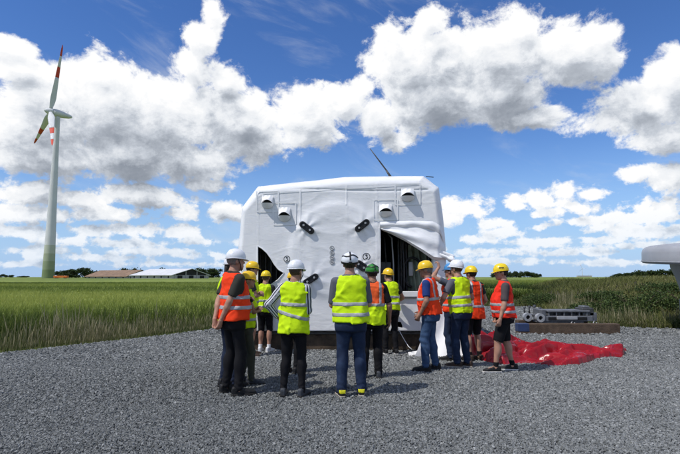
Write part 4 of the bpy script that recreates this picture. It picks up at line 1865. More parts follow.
def folds(P, seed, amp, vert=1.0, freq=34.0):
    """soft cloth folds"""
    r = np.random.default_rng(seed)
    o = np.zeros(len(P), dtype=np.float32)
    for i in range(4):
        k = r.normal(size=3) * np.array([1, 1, vert])
        k = k / np.linalg.norm(k) * freq * r.uniform(.6, 1.5)
        w = r.normal(size=3) * 9
        o += np.sin(P @ k.astype(np.float32) + 1.8 * np.sin(P @ w.astype(np.float32) + r.uniform(0, 6)) + r.uniform(0, 6)).astype(np.float32)
    o = o / 4
    return amp * (o + .5 * o * np.abs(o))


def creases(P, seed):
    """sharper pulled folds, steeper low on the cloth"""
    q = P * np.array([1.0, 1.0, .6], dtype=np.float32)
    r1 = np.clip(1 - np.abs(fbm(q, 13.0, 2, seed=seed * 13 + 1)) * 1.6, 0, 1) ** 2
    r2 = np.clip(1 - np.abs(fbm(P * np.array([.7, .7, 1.3], dtype=np.float32), 15.0, 2, seed=seed * 13 + 2)) * 1.8, 0, 1) ** 2
    return -.012 * r1 - .009 * r2 + .007


def hand_field(wrist, d, n, side, curl):
    """palm, four unequal bent fingers and a thumb; d along the hand, n the palm's facing, side=+1 right"""
    d = np.asarray(d, float) / np.linalg.norm(d)
    n = np.asarray(n, float)
    n = n - d * (n @ d)
    n /= np.linalg.norm(n)
    l = np.cross(d, n) * side                      # towards the thumb
    W = np.asarray(wrist, float)
    pt = lambda a, b, c: W + d * a + l * b + n * c
    chains = []
    palm = [(pt(.0, .0, 0), pt(.075, .022, 0), .024, .017), (pt(.0, 0, 0), pt(.08, 0, 0), .024, .017), (pt(0, 0, 0), pt(.075, -.024, 0), .022, .015)]
    for k, (off, ln) in enumerate(((.031, .070), (.0105, .080), (-.0105, .074), (-.031, .058))):
        b0 = pt(.082, off, 0)
        c1 = curl * (.75 + .12 * k)
        b1 = b0 + (d * math.cos(c1) + n * math.sin(c1)) * ln * .5
        c2 = curl * (1.9 + .15 * k)
        b2 = b1 + (d * math.cos(c2) + n * math.sin(c2)) * ln * .5
        chains += [(b0, b1, .0100, .0090), (b1, b2, .0090, .0075)]
    t0 = pt(.025, .024, .004)
    t1 = pt(.058, .052, .018)
    t2 = pt(.086, .056, .030 + .01 * curl)
    chains += [(t0, t1, .0135, .0115), (t1, t2, .0115, .009)]

    def f(P):
        v = None
        for (a, b, ra, rb) in palm:
            q = rc(P, a, b, ra, rb)
            v = q if v is None else smin(v, q, .015)
        for (a, b, ra, rb) in chains:
            v = smin(v, rc(P, a, b, ra, rb), .006)
        return v
    allp = np.array([c[0] for c in chains] + [c[1] for c in chains] + [W])
    return f, allp.min(0) - .03, allp.max(0) + .03


HS = np.array([.935, .92, .97])


def helmet_parts(kind):
    """fields in head space; returns list of (name, field, material key, level)"""
    def shell(P):
        d = ell(P, (0, -.006, .050), (.116, .140, .116))
        d = np.maximum(d, .030 + .10 * 0 - P[:, 2] - .0 * P[:, 1])
        # raised ribs along the crown
        for x in (-.035, 0, .035):
            d = smin(d, rc(P, (x, -.085, .128 - abs(x) * .35), (x, .075, .128 - abs(x) * .35), .018, .016), .02)
        return d

    def brim(P):
        k = np.sqrt((P[:, 0] / .126) ** 2 + ((P[:, 1] + .006) / .150) ** 2)
        d = (k - 1) * .126
        pk = np.sqrt((P[:, 0] / .098) ** 2 + ((P[:, 1] - .095) / .088) ** 2)
        d = smin(d, (pk - 1) * .098, .03)
        zc = .034 - np.clip(P[:, 1] - .09, 0, 1) * .22 - np.clip(-P[:, 1] - .06, 0, 1) * .12
        return np.maximum(d, np.abs(P[:, 2] - zc) - .006)

    def sport(P):
        d = ell(P, (0, -.012, .048), (.114, .142, .108))
        cut = .018 + np.clip(-P[:, 1], 0, 1) * -.28
        d = np.maximum(d, cut - P[:, 2])
        return d

    def rim(P):
        d = np.abs(ell(P, (0, -.012, .048), (.117, .145, .108))) - .006
        cut = .018 + np.clip(-P[:, 1], 0, 1) * -.28
        return np.maximum(d, np.abs(P[:, 2] - cut - .008) - .016)

    def band(P):
        d = np.abs(ell(P, (0, -.012, .048), (.117, .145, .111))) - .005
        t = np.minimum(np.abs(P[:, 0] - .25 * P[:, 1] * 0 - .0) - .010, np.maximum(np.abs(P[:, 2] - .095 - .012 * np.sin(P[:, 0] * 40)) - .009, -1))
        return np.maximum(np.maximum(d, t), .03 - P[:, 2])
    if kind == 'classic':
        return [('shell', shell, None, .009), ('brim', brim, None, .0085)]
    return [('shell', sport, None, .009), ('rim', rim, 'black_rubber', .006), ('band', band, 'black_rubber', .006)]


def person(name_label, pos, heading, height, pose):
    """one clothed figure; local frame: facing +Y, x to its right, feet on z = 0 (metres, 1.83 m with helmet)"""
    g = dict(lean=0.0, side=0.0, head=(0, 0), rwrist=(.25, .04, .86), lwrist=(-.25, .04, .86), rpole=(.5, -1, 0), lpole=(-.5, -1, 0),
             rfoot=(.11, .0, -.15), lfoot=(-.11, .0, .15), rknee=(0, 1, 0), lknee=(0, 1, 0), belly=0.0, wide=1.0,
             shirt='charcoal', sleeve=.6, vest='lime', vest2=None, hem=.88, strips=(1.14, 1.01), bottom='navy', legw=(.098, .070, .062),
             short=None, shoe='shoe_black', sole='sole_dark', helmet='plastic_yellow', hkind='classic', hair='hair_brown', skin='skin',
             rhand=None, lhand=None, curl=.5, glasses=False, straps=False, loose=1.0, chin=False, decal=False, seed=1, open_front=False, hair_long=False)
    g.update(pose)
    sc = height / 1.806
    root = empty('person', (pos[0], pos[1], 0), heading)
    tag(root, name_label, 'person', 'workers in helmets and high-visibility vests')
    sd = g['seed']
    PIV = np.array([0, 0, .95])
    Rt = rotx(-g['lean']) @ np.array([[math.cos(g['side']), 0, math.sin(g['side'])], [0, 1, 0], [-math.sin(g['side']), 0, math.cos(g['side'])]])
    tor = lambda p: PIV + Rt @ (np.asarray(p, float) - PIV)
    unt = lambda P: ((P - PIV.astype(np.float32)) @ Rt.astype(np.float32)) + PIV.astype(np.float32)   # inverse: Rt^T p
    W = g['wide'] * .965
    sh = {1: tor((.172 * W, -.008, 1.405)), -1: tor((-.172 * W, -.008, 1.405))}
    arms = {}
    for s, k in ((1, 'r'), (-1, 'l')):
        e, w = ik(sh[s], g[k + 'wrist'], .295, .265, g[k + 'pole'])
        arms[s] = (sh[s], e, w)
    legs = {}
    for s, k in ((1, 'r'), (-1, 'l')):
        fx, fy, yaw = g[k + 'foot'][:3]
        lift = g[k + 'foot'][3] if len(g[k + 'foot']) > 3 else 0
        hip = np.array([s * .088, 0, .90])
        ankle = np.array([fx, fy - .0, .085 + lift])
        kn, an = ik(hip, ankle, .417, .406, g[k + 'knee'])
        legs[s] = (hip, kn, an, yaw, lift)
    # head
    yaw, pit = g['head']
    Rh = rotz(yaw) @ rotx(pit)
    nk = tor((0, -.008, 1.50))
    hc = nk + Rh @ np.array([0, .032, .126])
    RhT = Rh.T
    tohead = lambda P: (P - hc.astype(np.float32)) @ Rh.astype(np.float32)

    def head_field(P):
        H = tohead(P)
        X = H.copy()
        X[:, 0] = np.abs(X[:, 0])
        d = ell(H, (0, -.012, .030), (.076, .097, .092))
        d = smin(d, ell(H, (0, .034, -.045), (.060, .060, .074)), .03)
        d = smin(d, ell(H, (0, .068, -.098), (.030, .026, .022)), .02)
        d = smin(d, rc(X, (.030, .082, .030), (.010, .092, .028), .012, .012), .012)
        d = smin(d, rc(H, (0, .094, .012), (0, .110, -.026), .009, .014), .010)
        d = smin(d, rc(X, (.012, .090, -.066), (0, .094, -.066), .009, .010), .008)
        d = smax(d, -ell(X, (.032, .100, .008), (.018, .014, .011)), .008)
        d = smin(d, ell(X, (.076, -.008, -.012), (.012, .026, .033)), .008)
        return d

    def arm_field(P, s, o1=0.0, o2=0.0):
        a, e, w = arms[s]
        d = smin(rc(P, a, e, .052 + o1, .040 + o1), rc(P, e, w, .040 + o2, .0255 + o2), .02)
        fm = e * .72 + w * .28
        d = smin(d, rc(P, e * .9 + w * .1, fm, .038 + o2, .042 + o2), .02)
        return d

    def leg_field(P, s):
        hip, kn, an, yw, lf = legs[s]
        th = 0.0 if g['short'] else .010
        d = smin(rc(P, hip, kn, .085 - th, .055 - th), rc(P, kn, an, .053 - th, .037 - th * .5), .03)
        cv = kn * .68 + an * .32 + np.array([0, -.018, 0])
        d = smin(d, ell(P, cv, (.054 - th, .056 - th, .12)), .03)
        fd = np.array([-math.sin(yw), math.cos(yw), 0])
        d = smin(d, rc(P, an + np.array([0, 0, -.03]), an + fd * .11 + np.array([0, 0, -.05]), .036, .028), .03)
        return d

    def body_field(P):
        d = torso_sdf(unt(P), -.012, g['belly'], 0, W, zbot=.87)
        d = smin(d, rc(P, nk + np.array([0, -.004, -.05]), hc + Rh @ np.array([0, -.022, -.055]), .058, .053), .035)
        d = smin(d, head_field(P), .022)
        for s in (1, -1):
            d = smin(d, arm_field(P, s), .035)
            d = smin(d, leg_field(P, s), .03)
        return d
    pts = np.array([*arms[1], *arms[-1], *[legs[s][i] for s in (1, -1) for i in range(3)], hc])
    lo = np.minimum(pts.min(0) - .16, [-.3, -.25, -.02])
    hi = np.maximum(pts.max(0) + .17, [.3, .25, 0])
    V, F = surface_nets(body_field, lo, hi, .0135)
    for s, k in ((1, 'r'), (-1, 'l')):
        a, e, w = arms[s]
        fd = (w - e) / np.linalg.norm(w - e)
        hd, hn = g[k + 'hand'] if g[k + 'hand'] else (fd, (-s, 0.25, 0))
        f, l2, h2 = hand_field(w - fd * .01, hd, hn, s, g['curl'])
        V2, F2 = surface_nets(f, l2, h2, .0055)
        F = np.concatenate([F, F2 + len(V)])
        V = np.concatenate([V, V2])
    mk = lambda nm, V, F, m, parent=root: obj(nm, new_mesh(nm, V * sc, F), M[m] if isinstance(m, str) else m, parent, True)
    body = mk('body', V, F, g['skin'])
    # eyes
    for s in (1, -1):
        c = hc + Rh @ np.array([s * .032, .087, .008])
        eb = MB()
        for (r_, mt) in ((.0115, 'eye'),):
            prof = [(max(r_ * math.sin(t), 1e-4), c[2] + r_ * -math.cos(t)) for t in np.linspace(0.05, math.pi - .05, 7)]
            eb.lathe(prof, 8, (c[0], c[1]))
        eb.V = [tuple(np.array(v) * sc) for v in eb.V]
        eb.build('eye', M['eye'], body, True)
    # hair under the helmet
    if g['hair']:
        def hair_field(P):
            H = tohead(P)
            d = ell(H, (0, -.016, .026), (.083, .103, .098))
            hl = -.055 if not g['hair_long'] else -.12
            d = np.maximum(d, -(H[:, 2] - hl - np.clip(H[:, 1] + .02, 0, 1) * 1.1))
            d = np.maximum(d, H[:, 1] - .055)
            if g['hair_long']:
                d = smin(d, rc(H, (0, -.10, -.02), (0, -.13, -.20), .032, .018), .03)
            return d + .0025 * np.sin(H[:, 0] * 190) 
        V, F = surface_nets(hair_field, hc - .24, hc + .16, .009)
        mk('hair', V, F, g['hair'], body)
    # ---- shirt
    sl = g['sleeve']

    def shirt_field(P):
        Q = unt(P)
        d = torso_sdf(Q, .007, g['belly'], .3, W, ztop=1.505, zbot=.86)
        for s in (1, -1):
            a, e, w = arms[s]
            if sl <= 1:
                ax = (e - a) / np.linalg.norm(e - a)
                q = rc(P, a, a + (e - a) * (sl + .25), .064, .060)
                q = np.maximum(q, (P - a) @ ax.astype(np.float32) - sl * .295)
            else:
                q = smin(rc(P, a, e, .064, .052), rc(P, e, w, .052, .038), .025)
                ax = (w - e) / np.linalg.norm(w - e)
                q = np.maximum(q, (P - e) @ ax.astype(np.float32) - (sl - 1) * .265)
            d = smin(d, q, .03)
        # open at the neck
        d = np.maximum(d, -rc(P, nk + np.array([0, 0, -.03]), nk + np.array([0, .03, .2]), .066, .09))
        return d + folds(P, sd * 7 + 1, .0042, .8, 40)
    V, F = surface_nets(shirt_field, lo, hi, .0140)
    shirt = mk('shirt', V, F, g['shirt'])
    if g['shirt'] == 'striped':
        t = np.zeros(len(V))
        for i_ in range(len(V)):
            p = V[i_]
            best = 1e9
            acc = 0
            for s in (1, -1):
                for (a, b, o) in ((arms[s][0], arms[s][1], 0), (arms[s][1], arms[s][2], .295)):
                    tt = np.clip((p - a) @ (b - a) / ((b - a) @ (b - a)), 0, 1)
                    dd = np.linalg.norm(p - a - tt * (b - a))
                    if dd < best:
                        best = dd
                        # stripes run along the sleeve
                        ax = (b - a) / np.linalg.norm(b - a)
                        u_ = np.cross(ax, [0, 0, 1])
                        u_ /= np.linalg.norm(u_) + 1e-6
                        w_ = np.cross(ax, u_)
                        rel = p - a - tt * (b - a)
                        acc = math.atan2(rel @ w_, rel @ u_) * 9 / 6
            if best > .10:
                acc = p[0] * 42
            t[i_] = acc
        set_tint(shirt.data, t)
    # ---- vest
    hem = g['hem']

    def vest_field(P, off=0.0):
        Q = unt(P)
        d = torso_sdf(Q, .026 * g['loose'] + off, g['belly'], 1.0, W, ztop=1.485, zbot=hem - (off > 0) * 0)
        X = Q.copy()
        X[:, 0] = np.abs(X[:, 0])
        # armholes
        d = smax(d, -rc(X, (.215 * W, -.012, 1.44), (.232 * W, .0, 1.25), .066, .075), .012)
        # neck opening, lower in front
        d = smax(d, -rc(Q, (0, -.005, 1.50), (0, .02, 1.62), .078, .10), .01)
        d = smax(d, -rc(Q, (0, .12, 1.44), (0, .17, 1.30), .062, .010), .012)
        return d + np.minimum(folds(P, sd * 3 + 2, .011, .45, 22) + folds(P, sd * 5 + 3, .0045, .9, 55) + creases(P, sd), .006)
    V, F = surface_nets(vest_field, lo, hi, .0130)
    if g['vest2']:
        zc = (V - PIV) @ Rt + PIV
        up = zc[F].mean(1)[:, 2] > g['vest2'][1]
        sidez = np.abs(zc[F].mean(1)[:, 0]) > .125
        vest = mk('vest', V, F[~up], g['vest2'][0])
        mk('vest_yoke', V, F[up], g['vest'], vest)
    else:
        vest = mk('vest', V, F, g['vest'])
    for (i_, zz) in enumerate(g['strips']):
        tilt = 0.0
        if isinstance(zz, tuple):
            zz, tilt = zz

        def strip_field(P, zz=zz, tilt=tilt):
            Q = unt(P)
            return np.maximum(vest_field(P, .0055), np.abs(Q[:, 2] - zz - tilt * Q[:, 0]) - .026)
        zl = sorted([tor((0, .25, zz))[2], tor((0, -.25, zz))[2]])
        V, F = surface_nets(strip_field, (lo[0], lo[1], zl[0] - .12 - abs(tilt) * .25), (hi[0], hi[1], zl[1] + .12 + abs(tilt) * .25), .0125)
        mk('reflective_strip', V, F, 'reflect', vest)
    if g['straps']:
        for s in (1, -1):
            def strap_field(P, s=s):
                Q = unt(P)
                return np.maximum(np.maximum(vest_field(P, .005), np.abs(Q[:, 0] - s * .105 * W) - .024), (max(g['strips']) if g['strips'] else 1.1) - Q[:, 2])
            V, F = surface_nets(strap_field, (lo[0], lo[1], 1.0), (hi[0], hi[1], 1.56), .0125)
            mk('reflective_strip', V, F, 'reflect', vest)
    # ---- trousers or shorts
    lw = tuple(x * k_ for x, k_ in zip(g['legw'], (.93, .90, .86)))

    def pants_field(P):
        d = torso_sdf(P, .009, g['belly'], .2, W, ztop=1.02, zbot=.80)
        d = smin(d, ell(P, (0, -.028, .875), (.170 * W, .118, .10)), .05)
        for s in (1, -1):
            hip, kn, an, yw, lf = legs[s]
            if g['short']:
                ax = (kn - hip) / np.linalg.norm(kn - hip)
                q = rc(P, hip, kn + ax * .1, lw[0], lw[1])
                L = (P - hip) @ ax.astype(np.float32)
                q = np.maximum(q, L - g['short'] * .425)
                if g['short'] > 1.0:
                    q2 = rc(P, kn, kn + (an - kn) * .6, lw[1], lw[2])
                    ax2 = (an - kn) / np.linalg.norm(an - kn)
                    q = np.minimum(rc(P, hip, kn, lw[0], lw[1]), np.maximum(q2, (P - kn) @ ax2.astype(np.float32) - (g['short'] - 1) * .415))
            else:
                q = smin(rc(P, hip, kn, lw[0], lw[1]), rc(P, kn, an + np.array([0, -.006, -.01]), lw[1], lw[2]), .03)
                q = smin(q, ell(P, kn * .7 + an * .3 + np.array([0, -.02, 0]), (lw[1] * .95, lw[1] * .98, .12)), .03)
                q = np.maximum(q, (.055 + lf) - P[:, 2])
                # bunching above the shoe
                q = q + .007 * np.clip(1 - (P[:, 2] - .06) / .2, 0, 1) * np.sin(P[:, 2] * 105 + 2 * np.sin(P[:, 0] * 40 + P[:, 1] * 30))
            d = smin(d, q, .03)
        kneez = legs[1][1][2]
        amp = .0035 + .005 * np.exp(-((P[:, 2] - kneez) / .12) ** 2)
        return d + amp / .005 * folds(P, sd * 11 + 5, .005, 1.3, 42)
    V, F = surface_nets(pants_field, (lo[0], lo[1], 0), (hi[0], hi[1], 1.06), .0125)
    mk('shorts' if g['short'] else 'trousers', V, F, g['bottom'])
    # ---- shoes
    for s in (1, -1):
        hip, kn, an, yw, lf = legs[s]
        Rf = rotz(yw)
        tip = g.get('heel' + ('r' if s > 0 else 'l'), 0.0)
        o_ = np.array([an[0], an[1], lf])

        def tofoot(P):
            return ((P - o_.astype(np.float32)) @ Rf.astype(np.float32)) @ rotx(-tip).T.astype(np.float32) if tip else (P - o_.astype(np.float32)) @ Rf.astype(np.float32)

        def sole_fp(Q, grow=0.0):
            y = Q[:, 1]
            half = np.interp(y, [-.08, -.05, .05, .13, .19, .22], [.028, .037, .036, .049, .040, .018]) + grow
            return np.maximum(np.abs(Q[:, 0]) - half, np.maximum(-.085 - grow - y, y - .215 - grow))

        def upper(P):
            Q = tofoot(P)
            top = np.interp(Q[:, 1], [-.085, -.03, .03, .08, .14, .20, .22], [.105, .115, .105, .082, .066, .052, .04])
            d = smax(sole_fp(Q), Q[:, 2] - top, .03)
            d = np.maximum(d, .018 - Q[:, 2])
            return d + .002 * np.sin(Q[:, 1] * 120) * (Q[:, 2] > .06)

        def sole(P):
            Q = tofoot(P)
            return np.maximum(sole_fp(Q, .005), np.maximum(Q[:, 2] - .026, -.0 - Q[:, 2]))
        bl = np.array([an[0] - .26, an[1] - .26, lf - .02])
        bh = np.array([an[0] + .26, an[1] + .26, lf + .20])
        V, F = surface_nets(upper, bl, bh, .0100)
        so = mk('shoe', V, F, g['shoe'])
        V, F = surface_nets(sole, bl, bh, .0100)
        mk('sole', V, F, g['sole'], so)
        if g.get('heel_patch'):
            def hp(P):
                Q = tofoot(P)
                return np.maximum(np.maximum(upper(P) - .006, Q[:, 1] + .05), np.abs(Q[:, 2] - .07) - .022)
            V, F = surface_nets(hp, bl, bh, .0085)
            mk('heel_patch', V, F, g['heel_patch'], so)
        if g['short']:
            def sock(P):
                q = rc(P, an + (kn - an) * .25, an, .044, .041)
                return np.maximum(q, np.maximum(P[:, 2] - (.17 + lf), .05 + lf - P[:, 2]))
            V, F = surface_nets(sock, bl, bh, .0085)
            mk('sock', V, F, g.get('sock', 'black_cloth'))
    # ---- helmet
    if g['helmet']:
        hp_ = helmet_parts(g['hkind'])
        tilt = rotx(g.get('htilt', -.10))
        hroot = None
        for (nm, f, mk_, h) in hp_:
            V, F = surface_nets(lambda P: f(P.astype(np.float32)), (-.16, -.19, -.07), (.16, .24, .20), h)
            V = (V * HS @ tilt.T) @ Rh.T + hc
            if hroot is None:
                hroot = mk('helmet', V, F, mk_ or g['helmet'])
            else:
                mk(nm, V, F, mk_ or g['helmet'], hroot)
        if g['decal']:
            def dc(P):
                d = np.abs(ell(P, (0, -.006, .050), (.118, .142, .118))) - .003
                return np.maximum(d, np.maximum(np.abs(P[:, 1] - .01) - .045, np.abs(P[:, 2] - .085 - .10 * P[:, 1]) - .011))
            V, F = surface_nets(dc, (-.16, -.19, -.07), (.16, .24, .20), .006)
            V = (V * HS @ tilt.T) @ Rh.T + hc
            mk('marking', V, F, 'ink', hroot)
        if g['chin']:
            mb = MB()
            for s in (1, -1):
                p = [np.array([s * .105, -.01, .03]), np.array([s * .088, .03, -.05]), np.array([s * .03, .06, -.125])]
                mb.tube([hc + Rh @ q for q in p], .006, 6)
            mb.V = [tuple(np.array(v) * sc) for v in mb.V]
            mb.build('chin_strap', M['black_rubber'], hroot, True)
        if g['hkind'] == 'sport':
            mb = MB()
            mb.box((-.022, -.163, -.015), (.022, -.135, .012), .006)
            mb.V = [tuple((np.array(v) @ tilt.T @ Rh.T + hc) * sc) for v in mb.V]
            mb.build('rear_buckle', M['black_rubber'], hroot)
    if g['glasses']:
        mb = MB()
        for s in (1, -1):
            mb.box((min(s * .012, s * .060), .098, -.008), (max(s * .012, s * .060), .108, .026), .004)
            mb.tube([(s * .060, .100, .014), (s * .082, .03, .014), (s * .082, -.02, .008)], .004, 6)
        mb.box((-.013, .104, .008), (.013, .109, .018))
        mb.V = [tuple((Rh @ np.array(v) + hc) * sc) for v in mb.V]
        mb.build('sunglasses', M['black_rubber'], body)
    return root


def stand(u, v, top=None, dy=0.0):
    """feet position at photo pixel; the height from the pixel of the top of the helmet"""
    p = ground(u, v)
    h = at(u, top, p.y).z if top is not None else 1.8
    return (p.x, p.y), h


R_ = math.radians
crossed = dict(rwrist=(-.09, .205, 1.14), lwrist=(.10, .20, 1.19), rpole=(1, -.1, -.6), lpole=(-1, -.1, -.6))
PEOPLE = []


def add(label, u, v, top, head_deg, **kw):
    p, h = stand(u, v, top)
    kw.setdefault('seed', len(PEOPLE) + 3)
    PEOPLE.append(person(label, p, R_(head_deg), h, kw))


add('person in orange vest and white helmet with hands clasped behind the back', 231.5, 394, 247, -52,
    vest='orange', strips=(1.18, 1.056), hem=.90, shirt='darkolive', sleeve=.78, bottom='black_cloth', legw=(.100, .072, .060), belly=.03, wide=1.06,
    rwrist=(.07, -.215, .865), lwrist=(-.05, -.235, .86), rpole=(1, -.35, .1), lpole=(-1, -.35, .1), rhand=((-.35, -.10, -1), (-1, -.3, .2)), lhand=((.30, -.05, -1), (1, -.2, .2)), curl=.6,
    helmet='plastic_white', chin=True, head=(-.12, .03), rfoot=(.13, .03, -.30), lfoot=(-.12, -.02, .12), hair='hair_grey', shoe='shoe_black')
add('person in white helmet and navy trousers standing behind the hands-clasped person in orange', 228.5, 387, 254, -40,
    vest='lime', bottom='navy', helmet='plastic_white', hair='hair_dark', hair_long=True, **crossed)
add('short person in yellow helmet and olive trousers half hidden beside the hands-clasped person', 245, 383, 269.5, -80,
    vest='lime', shirt='charcoal', sleeve=.5, bottom='olive', rfoot=(.12, .10, -.2), lfoot=(-.10, -.06, .1), helmet='plastic_yellow', shoe='shoe_grey', **crossed)
add('person in yellow helmet, sunglasses and dark T-shirt facing the torn hole', 249.5, 356, 260, -86,
    vest='lime', shirt='charcoal', sleeve=.7, bottom='black_cloth', short=.95, glasses=True, helmet='plastic_yellow', hair='hair_dark', shoe='shoe_brown', sole='sole_tan', head=(.06, 0), **crossed)
add('person in lime vest, black shorts and bright white shoes in front of the torn hole', 264.5, 352, 269.5, -8,
    vest='lime', strips=(1.12, .99), hem=.875, shirt='charcoal', sleeve=.5, bottom='black_cloth', short=1.12, legw=(.098, .078, .07), shoe='shoe_white', sole='sole_white', sock='shoe_white', helmet='plastic_lemon', rwrist=(.10, .22, 1.05), lwrist=(-.10, .22, 1.05), rfoot=(.09, .02, -.35), lfoot=(-.10, 0, .05), wide=.96)
add('person in yellow helmet hidden behind the striped-sleeve person', 292, 373, 269.5, -15,
    vest='lime', shirt='slate', bottom='black_cloth', helmet='plastic_yellow', wide=.95, rfoot=(.08, 0, -.1), lfoot=(-.08, 0, .1), **crossed)
add('person in white helmet and long lime vest with striped sleeves, one hand on hip', 293, 396, 258, -6,
    vest='lime', strips=((1.19, -.03), (1.05, -.25)), hem=.82, loose=1.1, shirt='striped', sleeve=1.82, bottom='black_cloth', legw=(.098, .066, .052), wide=.98, helmet='plastic_white', chin=True, head=(-.35, .03), side=.025,
    lwrist=(-.185, .02, .985), lpole=(-1, -.55, .05), lhand=((.75, .45, -.5), (.3, .9, .2)), rwrist=(.08, .25, 1.10), rpole=(.35, -.6, -1), rfoot=(.12, -.01, -.25), lfoot=(-.13, .0, .12), hair='hair_brown', shoe='shoe_grey', curl=.4)
add('person in black-and-white climbing helmet, lime vest and navy jeans', 351, 396, 250, 2,
    vest='lime', strips=(1.13, 1.0), hem=.90, shirt='grey_shirt', sleeve=.95, bottom='denim_dark', legw=(.108, .080, .074), wide=1.10, belly=.02, helmet='plastic_white', hkind='sport', side=-.02, hair='hair_dark', heel_patch='lamp_yellow', shoe='shoe_black', sole='sole_tan',
    rwrist=(.10, .27, 1.10), lwrist=(-.10, .27, 1.08), rpole=(.55, -.5, -1), lpole=(-.55, -.5, -1), rfoot=(.135, .02, -.12), lfoot=(-.12, -.03, .18))
add('person in green helmet with orange vest turning lime below, arm hanging', 372.5, 378, 262, 4,
    vest='softorange', vest2=('lime', 1.115), strips=(1.135,), straps=True, hem=.83, shirt='black_cloth', sleeve=.85, bottom='black_cloth', legw=(.104, .080, .072), wide=1.04, helmet='plastic_green', hkind='sport', side=.03, head=(.25, -.05), hair='hair_dark',
    rwrist=(.285, .05, .87), lwrist=(-.24, .08, .88), rfoot=(.10, .03, -.1), lfoot=(-.13, .05, .1), skin='skin_tan', shoe='shoe_grey', sole='sole_dark')
add('person in lime vest and yellow helmet leaning into the open hatch', 391, 354.5, 266.5, 12,
    vest='lime', strips=(1.16, 1.03), straps=False, hem=.89, shirt='charcoal', sleeve=.6, bottom='black_cloth', lean=.12, helmet='plastic_yellow', head=(.35, -.10), hair='hair_brown', htilt=.18,
    rwrist=(.16, .28, 1.02), rpole=(1, -.6, -.2), lwrist=(-.12, .36, 1.10), lpole=(-1, -.3, -.5), rfoot=(.11, 0, -.1), lfoot=(-.1, .05, .1), shoe='shoe_black', sole='sole_white', wide=.98)
add('person in yellow helmet, blue T-shirt, orange vest and jeans looking into the hatch', 431, 370.5, 259, 66,
    vest='orange', strips=(1.15,), straps=True, hem=.90, shirt='blue_shirt', sleeve=.75, bottom='denim', legw=(.104, .078, .070), wide=1.06, belly=.025, helmet='plastic_yellow', lean=.05, head=(.15, -.06), hair='hair_grey',
    lwrist=(-.22, .12, .89), lpole=(-.6, -1, 0), rwrist=(.16, .2, .92), rpole=(1, -.8, 0), lfoot=(-.11, .06, .08), rfoot=(.12, -.05, -.15), skin='skin_tan', shoe='shoe_black', sole='sole_dark', curl=.8)
add('person in blue helmet reaching up to the gathered film', 453, 360, 262, 52,
    vest='orange', shirt='slate', sleeve=.55, bottom='denim_dark', helmet='plastic_blue', hair='hair_dark', head=(.1, .12), wide=.98,
    lwrist=(-.14, .17, 1.72), lpole=(-.7, .35, -.6), lhand=((.1, .25, 1), (0, 1, -.4)), rwrist=(.12, .25, 1.1), curl=.9)
add('person in white helmet, grey T-shirt, lime vest and blue jeans at the machine corner', 462.5, 367.5, 258, 34,
    vest='lime', strips=(1.15, 1.015), hem=.89, shirt='grey_shirt', sleeve=.72, bottom='denim_dark', legw=(.100, .074, .068), helmet='plastic_white', lean=.07, side=-.03, hair='hair_brown', head=(.12, -.02),
    lwrist=(-.20, .27, 1.02), lpole=(-1, -.7, -.2), rwrist=(.18, .2, 1.0), lfoot=(-.08, .04, .5), rfoot=(.10, -.02, .3), shoe='shoe_brown', sole='sole_tan', htilt=.12)
add('person in yellow helmet and long orange vest with bare calves beside the red tarp', 474.5, 360.5, 264.5, 20,
    vest='orange', strips=(1.015,), straps=True, hem=.78, loose=1.2, shirt='charcoal', sleeve=.6, bottom='black_cloth', short=.98, legw=(.104, .084, .08), helmet='plastic_lemon', hair='hair_dark', head=(.3, 0),
    rwrist=(.22, .16, .95), lwrist=(-.16, .25, 1.0), rfoot=(.12, 0, .05), lfoot=(-.10, 0, .15), shoe='shoe_brown', sole='sole_dark')
add('person in yellow helmet, red-orange vest and black shorts standing before the red tarp', 506, 371.5, 262, 80,
    vest='redorange', strips=(1.10, .985), hem=.89, shirt='taupe', sleeve=.82, bottom='black_cloth', short=.98, legw=(.112, .090, .088), wide=1.10, belly=.045, helmet='plastic_lemon', decal=True, hair='hair_dark', head=(.12, -.03),
    lwrist=(-.235, .10, .86), lpole=(-.5, -1, 0), rwrist=(.22, .08, .88), lfoot=(-.13, .18, .12), rfoot=(.13, -.13, -.05), shoe='shoe_black', sole='sole_white', curl=.6)

# ------------------------------------------------------------------ things on and round the pad
M['vinyl_red'] = mat('red_vinyl', (0.29, 0.006, 0.012), .27, .2, 2.5, spec=.35, bump=.15, bscale=22)
M['gal_steel'] = mat('galvanised_steel', (0.15, 0.157, 0.17), .5, .25, 6, spec=.5, metal=.35, wear=((0.07, 0.07, 0.072), 4, .52))
M['steel_light'] = mat('machined_steel', (0.36, 0.37, 0.385), .45, .15, 10, metal=.3)
M['slot'] = mat('slot_dark', (0.012, 0.012, 0.013), .8, .2, 10)
M['brown_timber'] = mat('brown_timber', (0.095, 0.066, 0.046), .9, .35, 5, bump=.6, bscale=24, wear=((0.09, 0.065, 0.045), 6, .52))
M['blue_paint'] = mat('blue_paint', (0.03, 0.05, 0.12), .6, .2, 12)
M['grp_grey'] = mat('grey_moulding', (0.33, 0.34, 0.36), .42, .10, 2, spec=.4, wear=((0.22, 0.22, 0.22), 3, .58, .4))
M['turbine_white'] = mat('turbine_white', (0.60, 0.61, 0.62), .5, .06, .15)
M['turbine_red'] = mat('turbine_red', (0.55, 0.06, 0.03), .5, .06, .3)
for i, c in enumerate(((0.17, 0.22, 0.10), (0.24, 0.29, 0.17), (0.33, 0.37, 0.26), (0.44, 0.47, 0.38))):
    M['tower_green%d' % i] = mat('tower_green_shade', c, .6, .06, .15)
M['roof_white'] = mat('roof_sheet_white', (0.62, 0.63, 0.64), .5, .08, .3)
